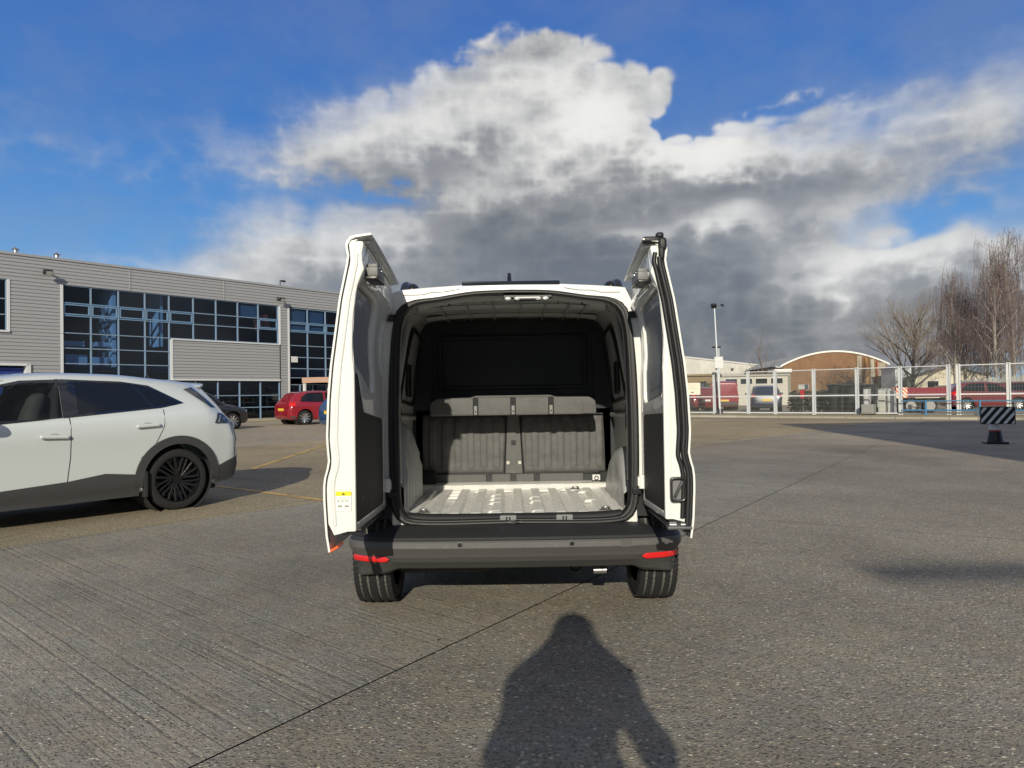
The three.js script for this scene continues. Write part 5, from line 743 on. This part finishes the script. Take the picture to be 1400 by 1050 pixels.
// rear doors: u from hinge to free edge, y up, w outwards from the inner face
function rearDoor(s, L, o) {
  const d = part('rear_door', van), put = (v) => { const u = v.x, y = v.y, w = v.z; v.set(s * (.685 + w), y, Z(3.915 - u)); };
  const crown = (u, y) => y - .098 * Math.pow(clamp(1 - u / L), 1.25) * sst(1.25, 1.82, y);
  const inn = (y) => interp([[.5, .0], [1.26, .0], [1.32, .008], [1.475, .004], [1.6, -.012], [1.64, -.022], [1.69, -.048], [1.746, -.036], [1.8, -.046], [1.85, -.046]], y)[0];
  const outw = (y) => interp([[.48, .108], [.565, .121], [.70, .128], [.76, .129], [.80, .125], [.865, .106], [.97, .114], [1.139, .107], [1.279, .094], [1.566, .053], [1.743, .014], [1.796, .023], [1.83, .006]], y)[0];
  const ysO = []; for (let y = .49; y < 1.80; y += .035) ysO.push(y); ysO.push(1.80);
  const ysI = []; for (let y = .575; y < 1.81; y += .035) ysI.push(y); ysI.push(1.812);
  // outer skin: a shell that stands proud at the free end
  const sk = [...ysO.map((y) => [outw(y), y]), [.016, 1.815], [.003, 1.832], [-.02, 1.838], [-.088, 1.846], [-.090, 1.838], [-.02, 1.828], [0, 1.818], [.010, 1.80], ...ysO.slice().reverse().map((y) => [outw(y) - .009, y])];
  const sweep = (poly, u0, u1, n) => { const cap = (u) => deform(new THREE.ShapeGeometry(shape(poly)), (v) => { v.set(u, crown(u, v.y), v.x); }); const side = gridGeo(poly.length, n, (a, b) => { const q = poly[Math.round(a * poly.length) % poly.length], u = mix(u0, u1, b); return [u, crown(u, q[1]), q[0]]; }); return [cap(u0), cap(u1), side]; };
  const fin = (gs, cr = .6) => deform(merge(gs.map((g) => (g.index ? g.toNonIndexed() : g))), put, s < 0, cr);
  mesh('outer_skin', fin(sweep(sk, .0, L + .004, 14)), M.vanPaint, d);
  // inner box, with its face 28 mm behind the flanges
  const T = .028, boxp = [...ysI.map((y) => [inn(y) + T, y]), [-.03, 1.822], [.0, 1.815], ...ysI.slice().reverse().filter((y) => y > .6).map((y) => [Math.max(outw(y) - .0135, inn(y) + T + .005), y]), [.085, .56]];
  mesh('inner_box', fin(sweep(boxp, .0, L - .004, 14)), M.vanPaint, d);
  // flanged inner face with openings for the window blank and the trim
  const contour = dense([[.0, .575], [.03, .56], [L - .005, .575], ...ysI.slice(2).map((y) => [L - .004, y]), [L - .004, 1.812], [.0, 1.812]], .06);
  const fl = (() => { let g = new THREE.ExtrudeGeometry(shape(contour, [dense(rounded(o.win, o.winR), .05).reverse(), dense(rounded(o.trim, .03), .05).reverse()]), { depth: T, bevelEnabled: true, bevelThickness: .008, bevelSize: .008, bevelOffset: -.008, bevelSegments: 2 }); g = tess(clean(g), .1, 6); return deform(g, (v) => { const y = v.y; v.y = crown(v.x, y); v.z = inn(y) + v.z; put(v); }, s < 0, .5); })();
  mesh('inner_panel', fl, M.vanPaint, d);
  const onFace = (g, t, mat, nm) => mesh(nm, deform(tess(clean(g), .09, 6), (v) => { const y = v.y; v.y = crown(v.x, y); v.z = inn(y) + t + v.z; put(v); }, s < 0, .5), mat, d);
  const insetP = (p, k) => { const cx = p.reduce((a, q) => a + q[0], 0) / p.length, cy = p.reduce((a, q) => a + q[1], 0) / p.length; return p.map(([x, y]) => [x - Math.sign(x - cx) * k, y - Math.sign(y - cy) * k]); };
  onFace(ext(dense(rounded(insetP(o.win, .012), .05), .06), .012, { b: .004 }), .012, M.blank, 'window_blank');
  onFace(ext(dense(rounded(insetP(o.win, .05), .06), .06), .004, { b: .003 }), .009, M.blank, 'window_pressing');
  onFace(ext(dense(rounded(insetP(o.trim, -.004), .03), .06), .02, { b: .006 }), -.002, M.trim, 'trim_panel');
  onFace(o.bolts.map(([u, y]) => cylZ(.008, .008, u, y, 0, 10)).reduce((a, b) => merge(a, b)), -.006, M.black, 'trim_clip');
  // creases by the hinge side and ribs under the lip
  const rail = (pts, r) => tube(pts.map(([u, y, t = -.004]) => { const v = V(u, crown(u, y), inn(y) + t); put(v); return v; }), r, false, 30, 6);
  mesh('pressing_line', [rail(o.crease, .006), rail([[.08, 1.74], [L * .5, 1.745], [L - .06, 1.75]], .008), rail([[.08, 1.79, -.006], [L * .5, 1.80, -.006], [L - .08, 1.80, -.006]], .007), rail([[.1, 1.70, -.002], [L * .4, 1.695, 0], [L - .12, 1.69, 0]], .006)], M.vanPaint, d);
  mesh('lip_pressing', [gridGeo(16, 3, (a, b) => { const u = mix(.05, L - .04, a), v = V(u, crown(u, 1.832 + .003 * Math.sin(b * 3.14)) - .012, mix(-.085, -.045, b)); put(v); return v.toArray(); })], M.vanPaint, d);
  // upper lock
  { const lk = part('upper_lock', d), B = (w, h, t, u, y, q, r = .004) => { const g = bx(w, h, t, u, y, q, { r }); return deform(g, (v) => { v.y = crown(L - .16, v.y) + .0; put(v); }, s < 0); };
    const grey = std(C(.15, .15, .145), .5);
    mesh('lock_case', [B(.17, .042, .05, L - .15, 1.705, -.078), B(.12, .02, .044, L - .15, 1.735, -.075)], grey, lk); mesh('lock_seat', [B(.2, .014, .056, L - .15, 1.676, -.076), B(.05, .05, .02, L - .09, 1.70, -.05)], M.black, lk); mesh('lock_slot', B(.06, .012, .054, L - .15, 1.726, -.08, .002), M.black, lk); mesh('lock_pawl', B(.04, .010, .06, L - .15, 1.718, -.080, .002), M.metal, lk); }
  // hinges and check strap
  for (const y of [1.615, .68]) { const h = part('hinge', d); mesh('leaf', [bx(.05, .05, .09, s * .672, y, Z(3.93), { r: .006 })], M.vanPaint, h); mesh('knuckle', new THREE.CylinderGeometry(.016, .016, .07, 12).translate(s * .668, y, Z(3.895)), M.vanPaint, h); mesh('stop', bx(.05, .035, .04, s * .645, y - .052, Z(3.925), { r: .006 }), M.black, h); }
  { const c = part('check_strap', d); const a = V(s * .70, .52, Z(3.60)), b = V(s * .66, .50, Z(3.86)); mesh('arm', bx(.11, .014, .05, s * .728, .545, Z(3.30), { r: .004 }), M.darkMetal, c); mesh('roller', [cylX(.012, .03, s * .70, .557, Z(3.30)), cylX(.01, .02, s * .745, .557, Z(3.30))], M.metal, c); mesh('link', bx(.02, .012, .55, s * .70, .54, Z(3.58), { r: .004 }), M.darkMetal, c); }
  // ribs on the free edge
  const edgeLine = (f, du, r, y0, y1) => { const q = []; for (let y = y0; y <= y1 + 1e-6; y += .04) { const v = V(L + du, crown(L, y), f(y)); put(v); q.push(v); } return tube(q, r, false, 90, 6); };
  if (o.seal) { mesh('edge_seal', [edgeLine((y) => outw(y) - .032, .004, .012, .52, 1.79), edgeLine((y) => outw(y) - .054, .002, .011, .58, 1.78), edgeLine((y) => outw(y) - .018, .0, .008, .5, 1.79)], M.seal, d);
    const capm = [bx(.05, .03, .095, L - .02, 1.84, -.04, { r: .012 }), bx(.035, .06, .038, L, 1.818, .0, { r: .014 }), bx(.04, .03, .035, L - .01, 1.858, -.010, { r: .012 }), bx(.03, .06, .026, L + .004, 1.775, -.005, { r: .011 })].map((g) => deform(g, (v) => { put(v); }, s < 0)); mesh('lip_end_seal', capm, M.seal, d);
    const hb = part('inner_handle', d); const P = (g) => deform(g, (v) => { put(v); }, s < 0);
    mesh('bezel', P(ext(rounded([[.014, .652], [.084, .652], [.084, .765], [.014, .765]], .018), .02, { b: .005, holes: [rounded([[.024, .664], [.074, .664], [.074, .753], [.024, .753]], .012).reverse()] }).rotateY(-Math.PI / 2).translate(L + .014, 0, 0)), M.black, hb);
    mesh('dish', P(bx(.006, .1, .06, L + .0, .708, .049)), std(C(.16, .16, .16), .5), hb); mesh('lever', P(bx(.016, .085, .014, L + .008, .71, .052, { r: .005, rx: .45 })), std(C(.06, .06, .06), .35), hb);
  } else {
    mesh('edge_groove', [edgeLine((y) => outw(y) - .0115, -.001, .0028, .53, 1.79)], M.seal, d);
    mesh('edge_rib', [edgeLine((y) => outw(y) - .042, -.006, .009, .6, 1.78)], M.vanPaint, d);
    const c = document.createElement('canvas'); c.width = 256; c.height = 320; const x = c.getContext('2d'); x.fillStyle = '#f4f4ec'; x.fillRect(0, 0, 256, 320); x.fillStyle = '#e8dc10'; x.fillRect(0, 0, 256, 74); x.fillStyle = '#181812'; x.beginPath(); x.moveTo(128, 12); x.lineTo(158, 62); x.lineTo(98, 62); x.fill(); x.fillStyle = '#e8dc10'; x.fillRect(125, 28, 6, 18); x.fillRect(125, 50, 6, 6);
    x.strokeStyle = '#80807a'; x.fillStyle = '#80807a'; x.lineWidth = 6; for (const [a, b] of [[24, 100], [94, 100], [164, 100]]) { x.strokeRect(a, b, 52, 78); x.beginPath(); x.moveTo(a + 8, b + 66); x.lineTo(a + 42, b + 14); x.stroke(); x.fillRect(a + 14, b + 48, 24, 18); } x.fillRect(30, 222, 84, 12); x.fillRect(140, 222, 84, 12); x.fillStyle = '#404040'; x.fillRect(34, 244, 76, 16); x.fillRect(146, 244, 70, 16); x.fillStyle = '#a0a098'; x.fillRect(30, 280, 190, 8);
    const tx = new THREE.CanvasTexture(c); tx.colorSpace = THREE.SRGBColorSpace; const st = mesh('warning_sticker', new THREE.PlaneGeometry(.066, .082), std(new THREE.Color(1, 1, 1), .5, { map: tx }), d); const v = V(L + .0025, .705, .043); put(v); st.position.copy(v);
    mesh('door_reflector', [bx(.05, .012, .1, s * .775, .50, Z(3.2), { r: .004, rz: s * -.5 })], M.orange, d);
  }
}
rearDoor(-1, .765, { win: [[.33, 1.15], [.74, 1.30], [.74, 1.635], [.33, 1.64]], winR: [.06, .04, .03, .05], trim: [[.09, .60], [.745, .61], [.745, 1.25], [.68, 1.25], [.56, 1.075], [.09, 1.03]], crease: [[.30, 1.13], [.285, 1.4], [.29, 1.6], [.35, 1.665], [.60, 1.655]], bolts: [[.62, .88], [.62, .7], [.2, .9], [.2, .7], [.4, .66]] });
rearDoor(1, .575, { win: [[.07, 1.09], [.555, 1.14], [.555, 1.63], [.08, 1.64]], winR: [.06, .05, .04, .06], trim: [[.055, .60], [.555, .61], [.555, 1.05], [.055, 1.03]], crease: [[.045, 1.1], [.05, 1.4], [.055, 1.6], [.1, 1.66], [.42, 1.655]], bolts: [[.45, .9], [.15, .9], [.45, .68], [.15, .68]], seal: true });
// ---------------------------------------------------------------- bare winter trees on the right
function tubePath(pts, r0, r1, n, out) {   // tapered open tube as position/index lists
  let base = out.pos.length / 3; const up = V(.3, 1, .2).normalize();
  for (let i = 0; i < pts.length; i++) {
    const t = (i < pts.length - 1 ? pts[i + 1].clone().sub(pts[i]) : pts[i].clone().sub(pts[i - 1])).normalize(), a = t.clone().cross(Math.abs(t.dot(up)) > .9 ? V(1, 0, 0) : up).normalize(), b = t.clone().cross(a), r = mix(r0, r1, i / (pts.length - 1));
    for (let k = 0; k < n; k++) { const w = k / n * 6.2832; const q = a.clone().multiplyScalar(Math.cos(w)).addScaledVector(b, Math.sin(w)); out.nor.push(q.x, q.y, q.z); out.pos.push(pts[i].x + q.x * r, pts[i].y + q.y * r, pts[i].z + q.z * r); }
  }
  for (let i = 0; i < pts.length - 1; i++) for (let k = 0; k < n; k++) { const a = base + i * n + k, b = base + i * n + (k + 1) % n; out.idx.push(a, b, a + n, b, b + n, a + n); }
}
const geoOf = (o) => { const g = new THREE.BufferGeometry(); g.setAttribute('position', new THREE.Float32BufferAttribute(o.pos, 3)); g.setAttribute('normal', new THREE.Float32BufferAttribute(o.nor, 3)); g.setIndex(o.idx); return g; };
const newOut = () => ({ pos: [], nor: [], idx: [] });
function grow(p, d, len, r, lvl, maxL, o, rng, T, W) {
  const n = lvl < 2 ? 6 : 4, pts = [p.clone()], q = p.clone(), dir = d.clone();
  for (let i = 0; i < n; i++) { dir.add(V((rng() - .5), (rng() - .5) + o.lift * (lvl > 0 ? 1 : 0), (rng() - .5)).multiplyScalar(o.wob * (lvl + 1) * .5)).normalize(); q.addScaledVector(dir, len / n); pts.push(q.clone()); }
  const rEnd = lvl === maxL ? r * .4 : r * .55; tubePath(pts, r, rEnd, lvl < 2 ? 8 : lvl < 3 ? 5 : 3, lvl < 2 ? T : W);
  if (lvl === maxL) { if (o.droop) for (let k = 0; k < o.droop; k++) { const s = pts[1 + Math.floor(rng() * (pts.length - 1))].clone(), h = [s.clone()], L = o.hang * (.4 + rng() * .9), vx = (rng() - .5) * .5 + dir.x * .25, vz = (rng() - .5) * .5 + dir.z * .25; for (let i = 1; i <= 5; i++) { const t = i / 5; h.push(V(s.x + vx * Math.sqrt(t) * .7 + (rng() - .5) * .05, s.y + .12 * Math.sin(t * 3.14) - L * t * t, s.z + vz * Math.sqrt(t) * .7)); } tubePath(h, o.tw ?? .008, (o.tw ?? .008) * .55, 3, W); } return; }
  const kids = o.kids[lvl];
  for (let k = 0; k < kids; k++) {
    const t = lvl === 0 ? mix(o.first, 1, (k + rng() * .6) / kids) : mix(.25, 1, (k + rng()) / kids), f = t * n, i = Math.min(n - 1, Math.floor(f)), s = pts[i].clone().lerp(pts[i + 1], f - i), az = k * 2.4 + rng() * .9, sp = o.spread[lvl] * (.7 + rng() * .5);
    const ax = dir.clone().cross(V(Math.cos(az), .1, Math.sin(az))).normalize(), nd = (lvl === 0 ? d : dir).clone().applyAxisAngle(ax, sp * (lvl === 0 ? 1.15 - t * .5 : 1));
    grow(s, nd, len * o.ratio[lvl] * (.75 + rng() * .45) * (lvl === 0 ? 1.15 - t * .45 : 1), mix(r, rEnd, t) * o.thin, lvl + 1, maxL, o, rng, T, W);
  }
}
function bareTree(label, pos, H, seed, o, barkM, twigM) {
  const t = thing('bare_tree', label, 'tree', pos), rng = rngOf(seed), T = newOut(), W = newOut();
  grow(V(0, -.1, 0), V((rng() - .5) * .08, 1, (rng() - .5) * .08).normalize(), H * o.stem, H * o.girth, 0, o.levels, o, rng, T, W);
  mesh('trunk', geoOf(T), barkM, t); mesh('crown', geoOf(W), twigM, t); return t;
}
{
  const barkG = std(C(.15, .125, .10), .9), twigG = std(C(.26, .215, .175), .9), barkB = std(C(.36, .33, .29), .85), twigB = std(C(.22, .168, .152), .9);
  bareTree('rounded leafless tree with upswept branches right of the brick hall', [37.9, 0, -70], 11.2, 11, { stem: .62, girth: .018, first: .16, kids: [19, 8, 6, 5], spread: [.86, .5, .55, .6], ratio: [.62, .55, .5, .5], thin: .55, lift: .22, wob: .16, levels: 4 }, barkG, twigG);
  const birch = { stem: .95, girth: .014, first: .2, kids: [20, 5, 4], spread: [.62, .6, .7], ratio: [.27, .5, .55], thin: .42, lift: -.05, wob: .2, levels: 3, droop: 3, hang: 1.7 };
  bareTree('tallest weeping birch with a pale trunk at the right edge', [34.0, 0, -50], 10.4, 21, birch, barkB, twigB);
  bareTree('slim weeping birch next to the rounded leafless tree', [30.9, 0, -51.5], 8.3, 22, birch, barkB, twigB);
  bareTree('weeping birch in the middle of the birch row', [32.2, 0, -49], 8.9, 23, birch, barkB, twigB);
  bareTree('birch with reddish hanging twigs behind the tallest birch', [35.8, 0, -54], 10.2, 24, birch, barkB, twigB);
  bareTree('low reddish twiggy tree just right of the rounded leafless tree', [34.3, 0, -56], 7.0, 25, { ...birch, kids: [28, 7, 4], ratio: [.42, .5, .6], hang: .8, first: .1 }, barkG, twigB);
  bareTree('thin dark twiggy tree among the birches above the board fence', [37.2, 0, -58], 7.4, 26, { ...birch, kids: [22, 6, 4], ratio: [.36, .5, .6], hang: .7, first: .12 }, barkG, twigB);
  const sm = { ...birch, levels: 3, kids: [14, 5, 4], droop: 0, ratio: [.5, .5, .5] };
  bareTree('small bare tree poking above the white warehouse roof', [31.5, 0, -92], 7.2, 27, sm, barkG, twigG);
}
// ---------------------------------------------------------------- the person who takes the picture, and what stands behind: only their shadows fall into view
function sdfGeo(c, half, res, dist) {
  const mc = new MarchingCubes(res, undefined, false, false, 400000); mc.isolation = 0; const h = res / 2;
  for (let k = 0; k < res; k++) for (let j = 0; j < res; j++) for (let i = 0; i < res; i++) mc.field[i + j * res + k * res * res] = -dist((i - h) / h * half + c[0], (j - h) / h * half + c[1], (k - h) / h * half + c[2]);
  mc.update(); const n = mc.count, g = new THREE.BufferGeometry(), p = new Float32Array(n * 3); for (let i = 0; i < n * 3; i++) p[i] = mc.positionArray[i] * half + c[i % 3];
  g.setAttribute('position', new THREE.BufferAttribute(p, 3)); g.setAttribute('normal', new THREE.BufferAttribute(mc.normalArray.slice(0, n * 3), 3)); return g;
}
const capsule = (a, b, ra, rb) => { const d = [b[0] - a[0], b[1] - a[1], b[2] - a[2]], L2 = d[0] ** 2 + d[1] ** 2 + d[2] ** 2 || 1e-9; return (x, y, z) => { const t = clamp(((x - a[0]) * d[0] + (y - a[1]) * d[1] + (z - a[2]) * d[2]) / L2); return Math.hypot(x - a[0] - d[0] * t, y - a[1] - d[1] * t, z - a[2] - d[2] * t) - mix(ra, rb, t); }; };
const union = (fs, k) => (x, y, z) => { let d = 1e3; for (const f of fs) { const e = f(x, y, z), h = clamp(.5 + .5 * (d - e) / k); d = mix(d, e, h) - k * h * (1 - h); } return d; };
{
  const o = thing('person', 'person standing behind the camera holding a phone, seen as a shadow', 'person', [-.1, 0, .40]);
  const cap = capsule, coat = union([
    cap([-.1, .92, 0], [.1, .92, 0], .135, .135), cap([0, .95, 0], [0, 1.18, -.01], .15, .165), cap([-.15, 1.28, 0], [.15, 1.28, 0], .085, .085), cap([0, 1.2, 0], [0, 1.34, 0], .15, .10), cap([0, 1.31, 0], [0, 1.46, -.02], .125, .075), cap([0, 1.50, -.01], [.17, 1.29, 0], .08, .085), cap([0, 1.50, -.01], [-.17, 1.29, 0], .08, .085),
    cap([-.18, 1.28, 0], [-.21, 1.06, -.04], .062, .05), cap([-.21, 1.06, -.04], [.02, 1.11, -.27], .048, .034), cap([.18, 1.28, 0], [.29, 1.06, -.04], .062, .05), cap([.29, 1.06, -.04], [.19, 1.11, -.27], .048, .034)], .05);
  const legs = union([cap([-.09, .9, 0], [-.1, .48, -.02], .095, .065), cap([-.1, .48, -.02], [-.11, .1, .02], .062, .042), cap([.09, .9, 0], [.1, .48, -.02], .095, .065), cap([.1, .48, -.02], [.11, .1, .02], .062, .042), cap([-.11, .045, .03], [-.12, .04, -.15], .045, .038), cap([.11, .045, .03], [.12, .04, -.15], .045, .038)], .03);
  const head = union([cap([0, 1.50, -.02], [0, 1.545, -.02], .085, .088), cap([0, 1.45, -.07], [0, 1.47, -.075], .045, .05), cap([0, 1.495, -.105], [0, 1.48, -.122], .012, .016), cap([-.088, 1.5, -.02], [-.09, 1.52, -.02], .014, .016), cap([.088, 1.5, -.02], [.09, 1.52, -.02], .014, .016)], .02);
  mesh('body', sdfGeo([0, .82, -.05], .88, 128, union([coat, legs, head], .02)), std(C(.05, .055, .07), .85), o);
  mesh('hair', sdfGeo([0, 1.52, 0], .2, 40, (x, y, z) => Math.max(Math.hypot(x, (y - 1.535) * .95, z + .01) - .102, -(z + .075) - (y - 1.52) * .8)), std(C(.05, .03, .02), .7), o);
  for (const s of [-1, 1]) {
    const bx0 = s < 0 ? .02 : .19, fs = [cap([bx0, 1.11, -.27], [bx0 + s * -.01, 1.13, -.335], .03, .026)];
    for (let f = 0; f < 4; f++) { const y = 1.112 + f * .019, a = [bx0 - s * .005, y, -.34], b = [bx0 - s * .004, y + .004, -.378], c = [bx0 - s * (.03 + .004 * (f % 2)), y + .006, -.386]; fs.push(cap(a, b, .0095, .009), cap(b, c, .009, .008)); }
    fs.push(cap([bx0 - s * .01, 1.10, -.31], [bx0 - s * .035, 1.10, -.345], .012, .010), cap([bx0 - s * .035, 1.10, -.345], [bx0 - s * .05, 1.115, -.352], .010, .009));
    mesh('hand', sdfGeo([bx0, 1.13, -.33], .1, 60, union(fs, .006)), std(C(.45, .27, .19), .6), o);
  }
  const ph = thing('phone', 'dark phone held level in both hands behind the camera', 'phone', [0, 1.145, .028]); mesh('body', bx(.15, .074, .008, 0, 0, 0, { r: .0035 }), M.black, ph); mesh('screen', bx(.142, .066, .001, 0, 0, .0046), M.gloss, ph);
  { const l = thing('lamp_post', 'street lamp behind the camera with one long arm over the yard', 'lamp post', [2.95, 0, 16]); mesh('pole', new THREE.CylinderGeometry(.05, .09, 8, 12).translate(0, 4, 0), M.darkMetal, l); mesh('arm', bar(V(0, 7.7, 0), V(-1.4, 7.95, 0), .05, .04), M.darkMetal, l); mesh('lamp_head', bx(1.6, .12, .2, -1.9, 7.95, 0, { r: .05 }), M.darkMetal, l); }
  const b = thing('workshop_building', 'tall grey workshop behind the camera whose shadow lies across the yard', 'building', [6.1, 0, 7]);
  const wm = std(C(.42, .42, .41), .6, { map: rep(grime, .1) });
  mesh('wall', bx(28, 12.4, .3, 14, 6.2, .15), wm, b); mesh('side_wall', [bx(.3, 12.4, 24, .15, 6.2, 12.3), bx(.3, 12.4, 24, 27.85, 6.2, 12.3)], wm, b); mesh('roof', bx(28, .3, 24.4, 14, 12.5, 12.2), wm, b);
  for (let i = 0; i < 6; i++) { const w = part('window', b); mesh('frame', [bx(2.6, .1, .1, 3 + i * 4.4, 8, -.03), bx(2.6, .1, .1, 3 + i * 4.4, 10, -.03), bx(.1, 1.9, .1, 1.7 + i * 4.4, 9, -.03), bx(.1, 1.9, .1, 4.3 + i * 4.4, 9, -.03)], M.white, w); mesh('pane', bx(2.5, 1.9, .03, 3 + i * 4.4, 9, -.01), M.gloss, w); }
  mesh('roller_door', bx(4, 4.5, .08, 14, 2.25, -.03), M.darkMetal, b);
}
renderer.render(scene, camera);
